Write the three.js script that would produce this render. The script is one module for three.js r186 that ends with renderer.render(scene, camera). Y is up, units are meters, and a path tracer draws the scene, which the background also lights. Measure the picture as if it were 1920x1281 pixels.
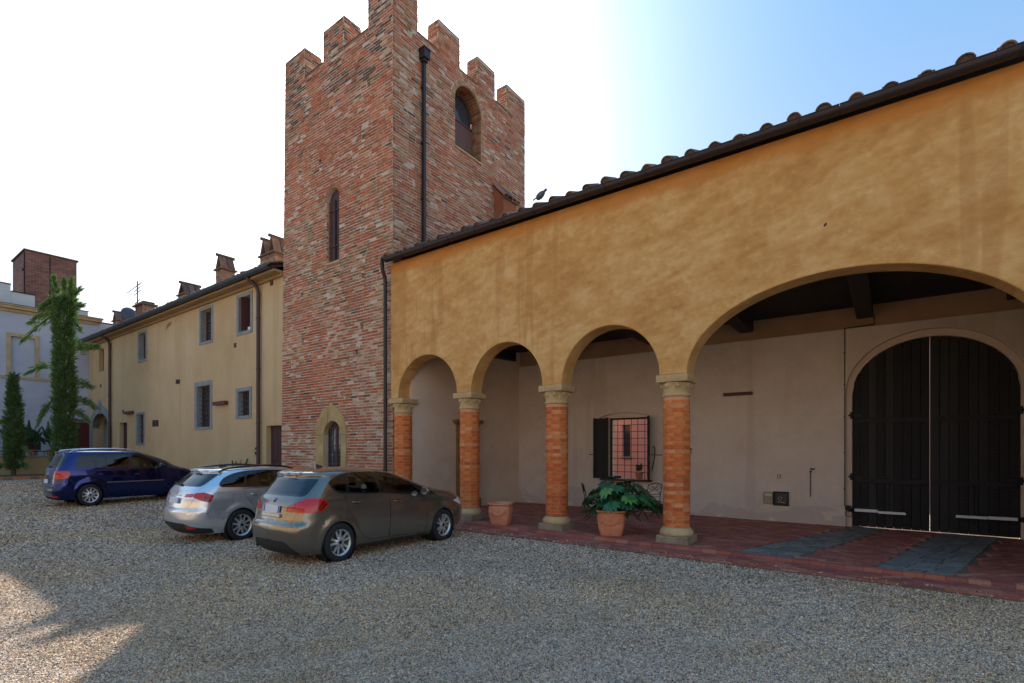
import * as THREE from 'three';
import { mergeGeometries } from 'three/addons/utils/BufferGeometryUtils.js';
import { RoundedBoxGeometry } from 'three/addons/geometries/RoundedBoxGeometry.js';

// ---------------------------------------------------------------- camera, sky, sun, exposure
const scene = new THREE.Scene();
const camera = new THREE.PerspectiveCamera(67.43, 1920 / 1281, 0.1, 500);
camera.position.set(0, 1.78, 0);
camera.rotation.y = THREE.MathUtils.degToRad(36.29);
camera.setViewOffset(1920, 1281, 0, -201.5, 1920, 1281);   // level camera, lens shifted up
const renderer = new THREE.WebGLRenderer({ antialias: true });
renderer.setSize(1024, 683);
renderer.toneMapping = THREE.LinearToneMapping;
const EXPO = 2.1;
renderer.toneMappingExposure = EXPO;
renderer.shadowMap.enabled = true;
const SUN = new THREE.Vector3(-1.4, 1.10, -1.0).normalize();
const sun = new THREE.DirectionalLight(new THREE.Color().setRGB(1, .955, .895), 4.6);
sun.position.copy(SUN).multiplyScalar(70);
sun.target.position.set(0, 0, 0);
sun.shadow.radius = 1.1;
sun.castShadow = true;
sun.shadow.camera.left = -45; sun.shadow.camera.right = 45; sun.shadow.camera.top = 45; sun.shadow.camera.bottom = -45; sun.shadow.camera.far = 160;
sun.shadow.mapSize.set(4096, 4096);
scene.add(sun, sun.target);
{ // a hazy summer sky: white around the hidden sun, blue away from it, paler towards the horizon
  const W = 1024, Hh = 512, d = new Float32Array(W * Hh * 4), v = new THREE.Vector3();
  for (let j = 0; j < Hh; j++) for (let i = 0; i < W; i++) {
    const th = ((i + .5) / W - .5) * 2 * Math.PI, ph = ((j + .5) / Hh - .5) * Math.PI;
    v.set(Math.cos(th) * Math.cos(ph), Math.sin(ph), Math.sin(th) * Math.cos(ph));
    const g = Math.acos(Math.max(-1, Math.min(1, v.dot(SUN)))) * 180 / Math.PI, el = Math.max(0, v.y);
    const glow = 7 * Math.exp(-g / 10.8);
    const hz = Math.pow(1 - el, 3.0) * .92, far = .5 - .5 * v.dot(SUN);
    let r = .10 + .12 * far, gg = .40 + .07 * far, b = .88 - .10 * far;
    r += (1.55 - r) * hz; gg += (1.45 - gg) * hz; b += (1.30 - b) * hz;
    r += glow; gg += glow * .97; b += glow * .88;
    const o = (j * W + i) * 4, k = Math.min(1, 7 / Math.max(r, gg, b)) / EXPO;
    d[o] = r * k; d[o + 1] = gg * k; d[o + 2] = b * k; d[o + 3] = 1;
  }
  const t = new THREE.DataTexture(d, W, Hh, THREE.RGBAFormat, THREE.FloatType);
  t.mapping = THREE.EquirectangularReflectionMapping; t.magFilter = t.minFilter = THREE.LinearFilter; t.wrapS = THREE.RepeatWrapping; t.needsUpdate = true;
  scene.background = t; scene.environment = t;
}

// ---------------------------------------------------------------- helpers
function mulberry(a) { return () => { a |= 0; a = a + 0x6D2B79F5 | 0; let t = Math.imul(a ^ a >>> 15, 1 | a); t = t + Math.imul(t ^ t >>> 7, 61 | t) ^ t; return ((t ^ t >>> 14) >>> 0) / 4294967296; }; }
const R = mulberry(20240611);
const rr = (a, b) => a + (b - a) * R();
const clamp = (x, a = 0, b = 1) => Math.min(b, Math.max(a, x));
const lerp = (a, b, t) => a + (b - a) * t;
const smooth = (a, b, x) => { const t = clamp((x - a) / (b - a)); return t * t * (3 - 2 * t); };
const hsh = (x, y, s) => { let h = Math.imul(x, 374761393) + Math.imul(y, 668265263) + Math.imul(s, 2147483647) | 0; h = Math.imul(h ^ h >>> 13, 1274126177); h ^= h >>> 16; return (h >>> 0) / 4294967296; };
function vn(x, y, s, p = 0) { // value noise, period p when p > 0
  const xi = Math.floor(x), yi = Math.floor(y), fx = x - xi, fy = y - yi, u = fx * fx * (3 - 2 * fx), v = fy * fy * (3 - 2 * fy);
  const w = (a) => p ? ((a % p) + p) % p : a, a = w(xi), b = w(xi + 1), c = w(yi), d = w(yi + 1);
  return lerp(lerp(hsh(a, c, s), hsh(b, c, s), u), lerp(hsh(a, d, s), hsh(b, d, s), u), v);
}
function fbm(x, y, s, o = 4, p = 0) { let t = 0, a = .5, n = 0; for (let i = 0; i < o; i++) { t += a * vn(x, y, s + i * 17, p); n += a; x *= 2; y *= 2; p *= 2; a *= .5; } return t / n; }

function tex(w, h, f, { sx = 1, sy = sx, srgb = true } = {}) { // f(u, v) in 0..1 -> [r, g, b] 0..1 ; the image covers sx by sy metres
  const d = new Uint8Array(w * h * 4);
  for (let j = 0; j < h; j++) for (let i = 0; i < w; i++) {
    const c = f((i + .5) / w, (j + .5) / h), o = (j * w + i) * 4;
    if (typeof c === 'number') d[o] = d[o + 1] = d[o + 2] = clamp(c) * 255; else { d[o] = clamp(c[0]) * 255; d[o + 1] = clamp(c[1]) * 255; d[o + 2] = clamp(c[2]) * 255; }
    d[o + 3] = 255;
  }
  const t = new THREE.DataTexture(d, w, h, THREE.RGBAFormat);
  t.wrapS = t.wrapT = THREE.RepeatWrapping; t.magFilter = THREE.LinearFilter; t.minFilter = THREE.LinearFilter;
  if (srgb) t.colorSpace = THREE.SRGBColorSpace;
  t.repeat.set(1 / sx, 1 / sy); t.needsUpdate = true;
  return t;
}
const std = (o) => new THREE.MeshStandardMaterial(Object.assign({ roughness: .9 }, o));
const phy = (o) => new THREE.MeshPhysicalMaterial(o);
const rgb = (r, g, b) => new THREE.Color().setRGB(r, g, b);

function uvm(g) { // uv in metres from the dominant direction of each face
  g = g.index ? g.toNonIndexed() : g;
  const p = g.attributes.position, uv = new Float32Array(p.count * 2), a = new THREE.Vector3(), b = new THREE.Vector3(), c = new THREE.Vector3(), n = new THREE.Vector3();
  for (let i = 0; i < p.count; i += 3) {
    a.fromBufferAttribute(p, i); b.fromBufferAttribute(p, i + 1); c.fromBufferAttribute(p, i + 2);
    n.copy(b).sub(a).cross(c.clone().sub(a)); const x = Math.abs(n.x), y = Math.abs(n.y), z = Math.abs(n.z);
    [a, b, c].forEach((q, k) => { const o = (i + k) * 2; if (z >= x && z >= y) { uv[o] = q.x; uv[o + 1] = q.y; } else if (x >= y) { uv[o] = q.z; uv[o + 1] = q.y; } else { uv[o] = q.x; uv[o + 1] = q.z; } });
  }
  g.setAttribute('uv', new THREE.BufferAttribute(uv, 2));
  return g;
}
const clean = (g) => { g = g.index ? g.toNonIndexed() : g; for (const k of Object.keys(g.attributes)) if (!['position', 'normal', 'uv'].includes(k)) g.deleteAttribute(k); if (!g.attributes.uv) g.setAttribute('uv', new THREE.BufferAttribute(new Float32Array(g.attributes.position.count * 2), 2)); if (!g.attributes.normal) g.computeVertexNormals(); return g; };
const merge = (a) => a.length === 1 ? a[0] : mergeGeometries(a.map(clean));
function box(x0, x1, y0, y1, z0, z1) { return new THREE.BoxGeometry(Math.abs(x1 - x0), Math.abs(y1 - y0), Math.abs(z1 - z0)).translate((x0 + x1) / 2, (y0 + y1) / 2, (z0 + z1) / 2); }
function rbox(w, h, d, r, x = 0, y = 0, z = 0, s = 2) { return new RoundedBoxGeometry(w, h, d, s, r).translate(x, y, z); }
function tube(pts, r, seg = 8, n = 0, closed = false) { const c = new THREE.CatmullRomCurve3(pts.map((p) => new THREE.Vector3(...p)), closed, 'catmullrom', .3); return new THREE.TubeGeometry(c, n || Math.max(2, pts.length * 4), r, seg, closed); }
function bar(a, b, r, seg = 6) { return new THREE.TubeGeometry(new THREE.LineCurve3(new THREE.Vector3(...a), new THREE.Vector3(...b)), 1, r, seg, false); }
function polyShape(pts) { return new THREE.Shape(pts.map((p) => new THREE.Vector2(p[0], p[1]))); }
function slab(outer, holes, z0, z1, bevel = 0) { // a wall in the x-y plane, from z0 (back) to z1 (front)
  const s = polyShape(outer); for (const h of holes) s.holes.push(new THREE.Path(h.map((p) => new THREE.Vector2(p[0], p[1]))));
  const o = bevel ? { depth: z1 - z0 - 2 * bevel, bevelEnabled: true, bevelThickness: bevel, bevelSize: bevel, bevelOffset: -bevel, bevelSegments: 1, steps: 1 } : { depth: z1 - z0, bevelEnabled: false, steps: 1 };
  return new THREE.ExtrudeGeometry(s, o).translate(0, 0, z0 + bevel);
}
const area2 = (p) => p.reduce((s, a, i) => { const b = p[(i + 1) % p.length]; return s + a[0] * b[1] - b[0] * a[1]; }, 0) / 2;
const rect = (x0, x1, y0, y1) => [[x0, y0], [x1, y0], [x1, y1], [x0, y1]];
function archPts(cx, rx, ys, ry, n = 24, y0 = null) { const a = []; if (y0 !== null) a.push([cx + rx, y0]); for (let i = 0; i <= n; i++) { const t = Math.PI * i / n; a.push([cx + rx * Math.cos(t), ys + ry * Math.sin(t)]); } if (y0 !== null) a.push([cx - rx, y0]); return a; }
// a wall whose outline is given as (z, y) and that faces +x, from x0 to x1
function slabX(outer, holes, x0, x1) { return slab(outer.map(([z, y]) => [-z, y]), holes.map((h) => h.map(([z, y]) => [-z, y])), x0, x1).rotateY(Math.PI / 2); }

const used = {};
function numbered(n) { used[n] = (used[n] ?? -1) + 1; return used[n] ? n + '_' + String(used[n]).padStart(3, '0') : n; }
function tag(o, label, category, group) { Object.assign(o.userData, { label, category }); if (group) o.userData.group = group; return o; }
function thing(name, label, category, p = [0, 0, 0], group) { const o = new THREE.Group(); o.name = numbered(name); o.position.set(...p); scene.add(o); return tag(o, label, category, group); }
function part(name, g, m, parent, label) { const o = new THREE.Mesh(Array.isArray(g) ? merge(g) : g, m); o.name = name; parent.add(o); if (label) o.userData.label = label; return o; }
function struct(name, g, m) { const o = new THREE.Mesh(Array.isArray(g) ? merge(g) : g, m); o.name = numbered(name); o.userData.kind = 'structure'; scene.add(o); return o; }
function instanced(name, g, m, list, parent, stuff = true) { // list of {m: Matrix4, c: Color}
  const o = new THREE.InstancedMesh(g, m, list.length); o.name = name;
  list.forEach((e, i) => { o.setMatrixAt(i, e.m); if (e.c) o.setColorAt(i, e.c); });
  if (stuff) o.userData.kind = 'stuff'; parent.add(o); return o;
}
const _q = new THREE.Quaternion(), _e = new THREE.Euler();
const mat4 = (x, y, z, sx = 1, sy = 1, sz = 1, ex = 0, ey = 0, ez = 0) => new THREE.Matrix4().compose(new THREE.Vector3(x, y, z), _q.setFromEuler(_e.set(ex, ey, ez)).clone(), new THREE.Vector3(sx, sy, sz));
const groundY = (x) => { const t = Math.max(0, -x - 12.5); return t < 2 ? .006 * t * t : .024 * (t - 1); };
// the raked gravel: low swells, and two shallow wheel tracks that run out of the gate
const gravelY = (x, z) => { const near = smooth(-8.3, -7.2, z), rut = (d) => -.016 * Math.exp(-d * d / .05) + .007 * Math.exp(-((Math.abs(d) - .38) ** 2) / .03), u = x + 1.6 + .28 * (z + 8.3) + .02 * (z + 8.3) ** 2; return groundY(x) + near * (.034 * (fbm(x * .55 + 50, z * .55 + 50, 91, 3) - .5) + .012 * (fbm(x * 2.2 + 50, z * 2.2 + 50, 93, 2) - .5) + rut(u) + rut(u - 1.45)); };

// ---------------------------------------------------------------- shared surface textures
const T = {}, M = {};
const lin2s = (c) => c <= .0031308 ? c * 12.92 : 1.055 * Math.pow(c, 1 / 2.4) - .055;
const L3 = (r, g, b) => [lin2s(r), lin2s(g), lin2s(b)];
T.plasterBump = tex(512, 512, (u, v) => .5 * fbm(u * 6, v * 6, 3, 5, 6) + .3 * fbm(u * 40, v * 40, 9, 3, 40) + .2 * vn(u * 160, v * 160, 5, 160), { sx: 2, srgb: false });
T.grain = tex(512, 512, (u, v) => { const k = .72 + .36 * fbm(u * 16, v * 16, 31, 5, 16) + .16 * (vn(u * 128, v * 128, 7, 128) - .5); return [k, k, k]; }, { sx: .8 });
T.grainBump = tex(512, 512, (u, v) => .6 * fbm(u * 24, v * 24, 41, 5, 24) + .4 * vn(u * 128, v * 128, 8, 128), { sx: .8, srgb: false });
T.wood = tex(512, 512, (u, v) => { const w = fbm(u * 6 + 0, v * 60, 51, 4, 6), k = .55 + .7 * w + .2 * (vn(u * 10, v * 240, 3, 10) - .5); return [k, k, k]; }, { sx: 2, sy: .7 });
// the courtyard front of the loggia, trowelled ochre plaster, drawn once over 16 by 4 metres
{
  const sm = mulberry(77), strokes = [];
  for (let i = 0; i < 900; i++) strokes.push([sm() * 16, sm() * 4, .08 + sm() * .3, .03 + sm() * .12, sm() * 3.14, sm() < .5 ? -1 : 1, .3 + .7 * sm()]);
  const W = 2048, H = 512, k = new Float32Array(W * H);
  for (const [cx, cy, lx, ly, a, sg, am] of strokes) {
    const ca = Math.cos(a), sa = Math.sin(a), n = Math.ceil(lx * 128) + 2, x0 = Math.round(cx * 128), y0 = Math.round(cy * 128);
    for (let j = -n; j <= n; j++) for (let i = -n; i <= n; i++) { const dx = i / 128, dy = j / 128, p = (dx * ca + dy * sa) / lx, q = (-dx * sa + dy * ca) / ly + 1.5 * p * p - .4, d = p * p + q * q; if (d < 1) k[((y0 + j + H) % H) * W + (x0 + i + W) % W] += sg * am * (1 - d) * .5; }
  }
  T.ochreFront = tex(W, H, (u, v) => {
    const x = u * 16, y = v * 4, big = fbm(x * .55, y * .8, 11, 4), mid = fbm(x * 2.2, y * 2.6, 21, 4), fine = fbm(x * 14, y * 14, 23, 3), st = k[Math.floor(v * H) * W + Math.floor(u * W)];
    const rough = .55 * fbm(x * 5.5 + 3 * mid, y * 7, 25, 4) + .45 * fbm(x * 2.2 + y * 4, y * 11 - x * 3.5, 26, 3), scr = Math.abs(fbm(x * 3 + 7, y * 3.4, 27, 4) - .5) < .012 ? .35 : 0;
    let t = (big - .5) * 1.0 + (mid - .5) * 1.6 + (rough - .5) * 2.3 + (fine - .5) * .8 + st * .34 + scr * smooth(.45, .6, vn(x * 1.3, y * 1.3, 29));
    const drip = smooth(.57, .64, fbm(x * 1.9, y * .10, 61, 3)) * smooth(.46, .52, fbm(x * 6, y * .4, 63, 3)) * .55;      // water streaks with their own outlines
    const damp = smooth(.0, .16, y - (3.42 + .30 * fbm(x * 1.1, 3, 71, 4) - .12)) ;                                         // damp, more saturated limewash under the gutter
    const c = [.61, .305, .088], light = [.76, .46, .185], dark = [.42, .175, .040], d = [.58, .20, .03];
    t = t * .66 + .10;
    const o = c.map((q, i) => t > 0 ? lerp(q, light[i], clamp(t)) : lerp(q, dark[i], clamp(-t)));
    const o2 = o.map((q, i) => lerp(lerp(q, dark[i], drip * .6), d[i], damp * .62));
    return L3(...o2);
  }, { sx: 16, sy: 4 });
  T.ochreFront.offset.set(11 / 16, -3.0 / 4); // x from -11 m, y from 3 m
}
T.ochreSide = tex(1024, 512, (u, v) => {
  const x = u * 22, y = v * 8, t = (fbm(x * .3, y * .5, 111, 4) - .5) * 1.3 + (fbm(x * 1.5, y * 1.1, 113, 4) - .5) * .7 + (fbm(x * 9, y * 9, 115, 2) - .5) * .35, s = smooth(.55, .8, fbm(x * 2.2, y * .14, 117, 3)) * .4;
  const c = [.57, .40, .215], a = [.65, .49, .30], b = [.46, .30, .14];
  return L3(...c.map((q, i) => lerp(t > 0 ? lerp(q, a[i], clamp(t)) : lerp(q, b[i], clamp(-t)), b[i], s)));
}, { sx: 22, sy: 8 });
const patchy = (w, sx, c, a, b, s0, f = 1) => tex(w, w, (u, v) => { const n = Math.round(4 * f), t = (fbm(u * n, v * n, s0, 5, n) - .5) * 1.6 + (fbm(u * n * 6, v * n * 6, s0 + 3, 3, n * 6) - .5) * .6; return L3(...c.map((q, i) => t > 0 ? lerp(q, a[i], clamp(t)) : lerp(q, b[i], clamp(-t)))); }, { sx });
T.inner = patchy(512, 5, [.70, .525, .385], [.80, .64, .51], [.52, .36, .24], 201);
// the back wall of the loggia, 15 by 4.6 metres, with damp and flaked patches along its foot
T.backWall = tex(2048, 640, (u, v) => {
  const x = u * 15, y = v * 4.6, t = (fbm(x * .45, y * .7, 601, 4) - .5) * 1.2 + (fbm(x * 2.4, y * 2.4, 603, 4) - .5) * .9 + (fbm(x * 12, y * 12, 605, 3) - .5) * .5;
  const edge = .30 + .75 * fbm(x * 1.1, 2, 607, 4) - .25, foot = smooth(.02, -.03, y - edge + .14 * (fbm(x * 7, y * 7, 609, 3) - .5)) , flake = smooth(.60, .63, fbm(x * 3, y * 4, 611, 4)) * smooth(.55, .3, y);
  const streak = smooth(.56, .72, fbm(x * 3.5, y * .22, 613, 3)) * .35;
  const c = [.69, .55, .44], a = [.78, .66, .55], b = [.54, .41, .31]; let o = c.map((q, i) => t > 0 ? lerp(q, a[i], clamp(t)) : lerp(q, b[i], clamp(-t)));
  o = o.map((q, i) => lerp(q, b[i], streak)); o = o.map((q, i) => lerp(q, [.50, .40, .34][i], foot * .5)); o = o.map((q, i) => lerp(q, [.74, .60, .44][i], flake * .8));
  return L3(...o);
}, { sx: 15, sy: 4.6 }); T.backWall.offset.set(10.4 / 15, 0);
T.grey = patchy(512, 7, [.44, .46, .53], [.52, .54, .60], [.37, .38, .45], 221);
T.mortar = patchy(512, 1.6, [.56, .43, .33], [.66, .54, .44], [.38, .27, .19], 231, 2);
T.tile = patchy(512, .7, [.26, .165, .12], [.38, .29, .22], [.12, .085, .07], 281);
T.stone = patchy(512, 1.2, [.46, .315, .13], [.56, .42, .22], [.30, .20, .08], 241);
T.greystone = patchy(256, 1.2, [.26, .275, .28], [.33, .35, .35], [.18, .19, .195], 251);
T.terracotta = patchy(512, .9, [.52, .21, .11], [.60, .33, .22], [.40, .13, .06], 261);
T.pietra = patchy(512, 1.0, [.60, .40, .19], [.70, .51, .29], [.36, .23, .10], 271);
const bumped = (map, o = {}) => std(Object.assign({ map, bumpMap: T.plasterBump, bumpScale: .006, roughness: .93 }, o));
M.ochreFront = bumped(T.ochreFront, { bumpScale: .008 });
M.ochreSide = bumped(T.ochreSide); M.inner = bumped(T.inner); M.grey = bumped(T.grey); M.backWall = bumped(T.backWall); M.mortar = bumped(T.mortar, { bumpScale: .02 });
M.stone = bumped(T.stone); M.greystone = bumped(T.greystone); M.terracotta = bumped(T.terracotta, { bumpScale: .003, roughness: .8 }); M.pietra = bumped(T.pietra, { bumpMap: T.grainBump, bumpScale: .008 });
M.rust = std({ color: rgb(.075, .038, .032), roughness: .45, metalness: .35 });
M.gutter = std({ color: rgb(.040, .027, .028), roughness: .42, metalness: .4 });
M.gutterBlue = std({ color: rgb(.07, .085, .10), roughness: .5, metalness: .4 });
M.iron = std({ color: rgb(.022, .02, .02), roughness: .55, metalness: .5 });
M.barsRust = std({ color: rgb(.07, .045, .04), roughness: .7, metalness: .2 });
M.darkwood = std({ map: T.wood, color: rgb(.050, .024, .018), roughness: .75, bumpMap: T.wood, bumpScale: .004 });
M.beam = std({ map: T.wood, color: rgb(.055, .034, .024), roughness: .9, bumpMap: T.wood, bumpScale: .01 });
M.blackwood = std({ map: T.wood, color: rgb(.016, .0125, .0115), roughness: .62, bumpMap: T.wood, bumpScale: .006 });
M.redwood = std({ map: T.wood, color: rgb(.13, .045, .03), roughness: .6 });
M.pane = phy({ color: rgb(.05, .055, .065), roughness: .06, metalness: 0, specularIntensity: 1 });
M.white = std({ color: rgb(.78, .78, .76), roughness: .45 });
M.brick = std({ map: T.grain, bumpMap: T.grainBump, bumpScale: .006, roughness: .95 });
// ================================================================ ground
{
  const nx = 440, nz = 400, x0 = -62, x1 = 30, z0 = -60, z1 = 40, g = new THREE.PlaneGeometry(x1 - x0, z1 - z0, nx, nz).rotateX(-Math.PI / 2).translate((x0 + x1) / 2, 0, (z0 + z1) / 2);
  const p = g.attributes.position; for (let i = 0; i < p.count; i++) p.setY(i, gravelY(p.getX(i), p.getZ(i)));
  const big = new THREE.PlaneGeometry(900, 900, 6, 6).rotateX(-Math.PI / 2).translate(0, -.35, 0);
  g.computeVertexNormals();
  const cell = (u, v, n, s) => { let b = 9, id = 0; const x = u * n, y = v * n, xi = Math.floor(x), yi = Math.floor(y); for (let j = -1; j <= 1; j++) for (let i = -1; i <= 1; i++) { const a = ((xi + i) % n + n) % n, c = ((yi + j) % n + n) % n, dx = xi + i + hsh(a, c, s) - x, dy = yi + j + hsh(a, c, s + 1) - y, d = dx * dx + dy * dy; if (d < b) { b = d; id = hsh(a, c, s + 2); } } return [Math.sqrt(b), id]; };
  const N = 1024, col = new Float32Array(N * N * 2);
  for (let j = 0; j < N; j++) for (let i = 0; i < N; i++) { const c = cell(i / N, j / N, 96, 5); col[(j * N + i) * 2] = c[0]; col[(j * N + i) * 2 + 1] = c[1]; }
  const at = (u, v) => { const o = (Math.min(N - 1, Math.floor(v * N)) * N + Math.min(N - 1, Math.floor(u * N))) * 2; return [col[o], col[o + 1]]; };
  const map = tex(N, N, (u, v) => { const [, id] = at(u, v), k = .55 + .9 * ((id * 7.13) % 1), w = (id * 31.7) % 1; const c = w < .5 ? [.57, .45, .33] : w < .75 ? [.62, .44, .26] : [.70, .58, .44]; return L3(...c.map((q) => q * k)); }, { sx: 2.4 });
  const bump = tex(N, N, (u, v) => { const [d] = at(u, v); return 1 - d * 1.2; }, { sx: 2.4, srgb: false });
  M.gravel = std({ map, bumpMap: bump, bumpScale: .02, roughness: .95, color: rgb(.72, .72, .72) });
  struct('gravel_ground', uvm(g), M.gravel);
  struct('ground', uvm(big), std({ color: rgb(.16, .15, .11) }));
  // loose stones where the camera can tell them apart
  const st = new THREE.IcosahedronGeometry(1, 0), q = st.attributes.position, seen = {};
  for (let i = 0; i < q.count; i++) { const key = [q.getX(i), q.getY(i), q.getZ(i)].map((a) => a.toFixed(3)).join(), k = seen[key] ??= .72 + .5 * R(); q.setXYZ(i, q.getX(i) * k, q.getY(i) * k, q.getZ(i) * k); }
  st.computeVertexNormals();
  const list = [], th = THREE.MathUtils.degToRad(36.29), cs = Math.cos(th), sn = Math.sin(th);
  const pal = [[.60, .47, .34], [.68, .54, .40], [.76, .62, .47], [.62, .42, .235], [.76, .56, .34], [.36, .28, .20], [.48, .32, .18], [.80, .70, .55], [.12, .095, .07], [.48, .43, .38]];
  const put = (n, d0, d1) => {
    for (let i = 0; i < n; i++) {
      const d = d0 * Math.pow(d1 / d0, R()), l = rr(-1.08, 1.08) * d, x = l * cs - d * sn, z = -l * sn - d * cs;
      const spill = z < -8.29 && x > -10.9; if (spill && (z < -8.29 - .35 * R() * R() || R() < .72)) continue; if (z < -9.3 || x < -30) continue;
      const r = Math.min(.024, .00155 * d * (.62 + .8 * R() * R())), c = pal[Math.floor(R() * pal.length)], zone = fbm(x * .35 + 90, z * .9 + 90, 83, 4), k = (R() < .28 ? rr(.22, .5) : rr(.68, 1.16)) * (.80 + .36 * zone), warm = smooth(.44, .66, fbm(x * .5 + 40, z * .5 + 40, 81, 4)) * .5;
      list.push({ m: mat4(x, (spill ? .026 : gravelY(x, z)) + r * rr(-.1, .45), z, r * rr(.8, 1.35), r * rr(.5, .85), r * rr(.8, 1.3), R() * .7, R() * 6.3, R() * .7), c: rgb(c[0] * k * 1.10 * (1 + warm * .06), c[1] * k * 1.0 * (1 - warm * .10), c[2] * k * .97 * (1 - warm * .38)) });
    }
  };
  put(700000, 3.6, 24);
  instanced('gravel_stones', st, std({ roughness: .9, flatShading: true }), list, scene);
}

{ // weeds and moss along the edge of the paving and in the gravel
  const o = [], q = mulberry(17), blade = new THREE.PlaneGeometry(.012, .07, 1, 2).translate(0, .035, 0); blade.deleteAttribute('uv'); const cols = [[.13, .13, .04], [.22, .18, .06], [.10, .11, .035], [.28, .22, .09]];
  const spot = (x, z, n, s) => { for (let i = 0; i < n; i++) { const a = q() * 6.28, d = s * Math.sqrt(q()), c = cols[Math.floor(q() * 4)], k = .32 + .42 * q(); o.push({ m: mat4(x + Math.cos(a) * d * 1.6, gravelY(x, z) - .004, z + Math.sin(a) * d, k, k * (.4 + .7 * q()), k, q() * .9 - .45, q() * 6.28, q() * .9 - .45), c: rgb(...c) }); } };
  for (let i = 0; i < 70; i++) { const x = -10 + 12.4 * q(); spot(x, -8.27 + .05 * q(), 5 + Math.floor(q() * 10), .05 + .06 * q()); }
  for (const [x, z, n, s] of [[-1.2, -7.75, 160, .32], [-2.0, -7.9, 60, .2], [-.5, -7.9, 60, .22], [-6.4, -8.0, 40, .14], [-4.1, -8.05, 60, .18], [.6, -8.0, 50, .2], [-3.2, -6.4, 14, .1], [-5.2, -5.0, 10, .08]]) spot(x, z, n, s);
  const w = instanced('weeds', blade, std({ roughness: .8, side: THREE.DoubleSide }), o, scene); tag(w, 'thin weeds and moss along the kerb and in the gravel', 'weeds');
}
// ================================================================ loggia
const ZF = -9.25, ZB = -13.45, FY = .07;
const loggia = thing('loggia_building', 'ochre plastered loggia wing with three small arches and one wide carriage arch', 'building', [0, 0, ZF]);
const LZ = (g) => g.translate(0, 0, -ZF);    // its parts are given in world coordinates
const lp = (n, g, m, label) => part(n, uvm(LZ(Array.isArray(g) ? merge(g) : g)), m, loggia, label);
{
  const YS = 3.14, top = 6.80;
  const o = [[-10.875, YS], [-10.60, YS]];
  const arc = (cx, rx, ry) => { for (const p of archPts(cx, rx, YS, ry, 40).reverse()) o.push(p); };
  arc(-9.53, 1.06, 1.05); arc(-7.0, 1.01, 1.06); arc(-4.455, 1.045, 1.075); arc(-.60, 2.31, 1.39);
  o.push([1.73, YS], [1.73, FY], [4.6, FY], [4.6, top], [-10.875, top]);
  lp('facade_wall', slab(o, [], ZF - .42, ZF, .012), M.ochreFront);
  lp('wall_chip', new THREE.SphereGeometry(1, 10, 6).scale(.020, .032, .010).rotateZ(-.6).translate(-.78, 5.25, ZF), M.lampRust ??= std({ color: rgb(.10, .035, .028), roughness: .6 }));
  // back wall with the window and the gate; a ledge at 4.43 m, brown plaster above it
  const wall = [[-10.3, FY - .05], [-.745, FY - .05], ...archPts(.70, 1.445, 3.0, 1.24, 40).reverse(), [2.145, FY - .05], [4.6, FY - .05], [4.6, 4.43], [-10.3, 4.43]];
  const win = [[-6.45, .94], [-5.25, .94], [-5.25, 2.66], [-6.45, 2.66]];
  const recess = [[-6.72, .94], [-5.25, .94], [-5.25, 2.70], [-5.6, 2.78], [-6.05, 2.81], [-6.45, 2.77], [-6.72, 2.69]];
  lp('back_wall', slab(wall, [recess], ZB - .10, ZB, .01), M.backWall);
  const wall2 = [[-10.3, FY - .05], [-.64, FY - .05], ...archPts(.70, 1.34, 2.98, 1.12, 40).reverse(), [2.04, FY - .05], [4.6, FY - .05], [4.6, 4.43], [-10.3, 4.43]];
  lp('back_wall', slab(wall2, [win], ZB - .42, ZB - .101), M.inner);
  lp('upper_back_wall', box(-10.3, 4.6, 4.431, 6.8, ZB - .42, ZB - .09), std({ map: T.inner, color: rgb(.62, .46, .34), bumpMap: T.plasterBump, bumpScale: .006 }));
  // left end wall, not quite square to the front
  const a = Math.atan2(.83, 3.78), len = 4.0;
  const lw = new THREE.BoxGeometry(.25, 6.7, len).translate(-.125, 3.35, -len / 2).rotateY(-a).translate(-10.45, FY - .05, -9.62);
  lp('end_wall', lw, M.inner);
  const onEnd = (g, d) => g.translate(0, 0, -d).rotateY(-a).translate(-10.45, FY, -9.62);
  const pil = M.pilaster = bumped(T.pietra, { color: rgb(.42, .30, .22) });
  lp('stone_pilaster', [onEnd(box(-.02, .13, 0, 2.42, -.36, .36), 1.82), onEnd(box(-.02, .19, 0, .26, -.42, .42), 1.82), onEnd(box(-.02, .17, 2.42, 2.47, -.41, .41), 1.82), onEnd(box(-.02, .24, 2.47, 2.56, -.48, .48), 1.82)], pil, 'brown stone pilaster with moulded cap on the left end wall');
  lp('end_wall', box(4.35, 4.6, FY, 6.79, ZB + .001, ZF - .421), M.inner);
  // ceiling: boards on beams
  for (let i = 0; i < 30; i++) { const z = ZF - .43 - i * .127; const b = lp('ceiling_board', box(-10.4, 4.35, 4.885, 4.91, z - .124, z), M.beam); b.position.y = rr(0, .006); }
  lp('attic_floor', box(-10.4, 4.35, 4.93, 5.0, ZB, ZF - .421), M.beam);
  for (const x of [-9.75, -7.4, -5.05, -2.74, -.40, 1.95, 4.2]) lp('ceiling_beam', new RoundedBoxGeometry(.29, .30, 3.62, 2, .02).translate(x, 4.733, (ZF - .42 + ZB) / 2 + .05), M.beam);
  // roof boarding, tiles
  const slope = Math.atan(.36), rl = 5.4;
  lp('roof_deck', new THREE.BoxGeometry(15.4, .05, rl).translate(-3.15, 0, -rl / 2).rotateX(slope).translate(0, 6.83, -8.98), M.darkwood);
  lp('roof_deck', new THREE.BoxGeometry(15.4, .05, rl).translate(-3.15, 0, rl / 2).rotateX(-slope).translate(0, 6.83, -18.1), M.darkwood);
}
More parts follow.
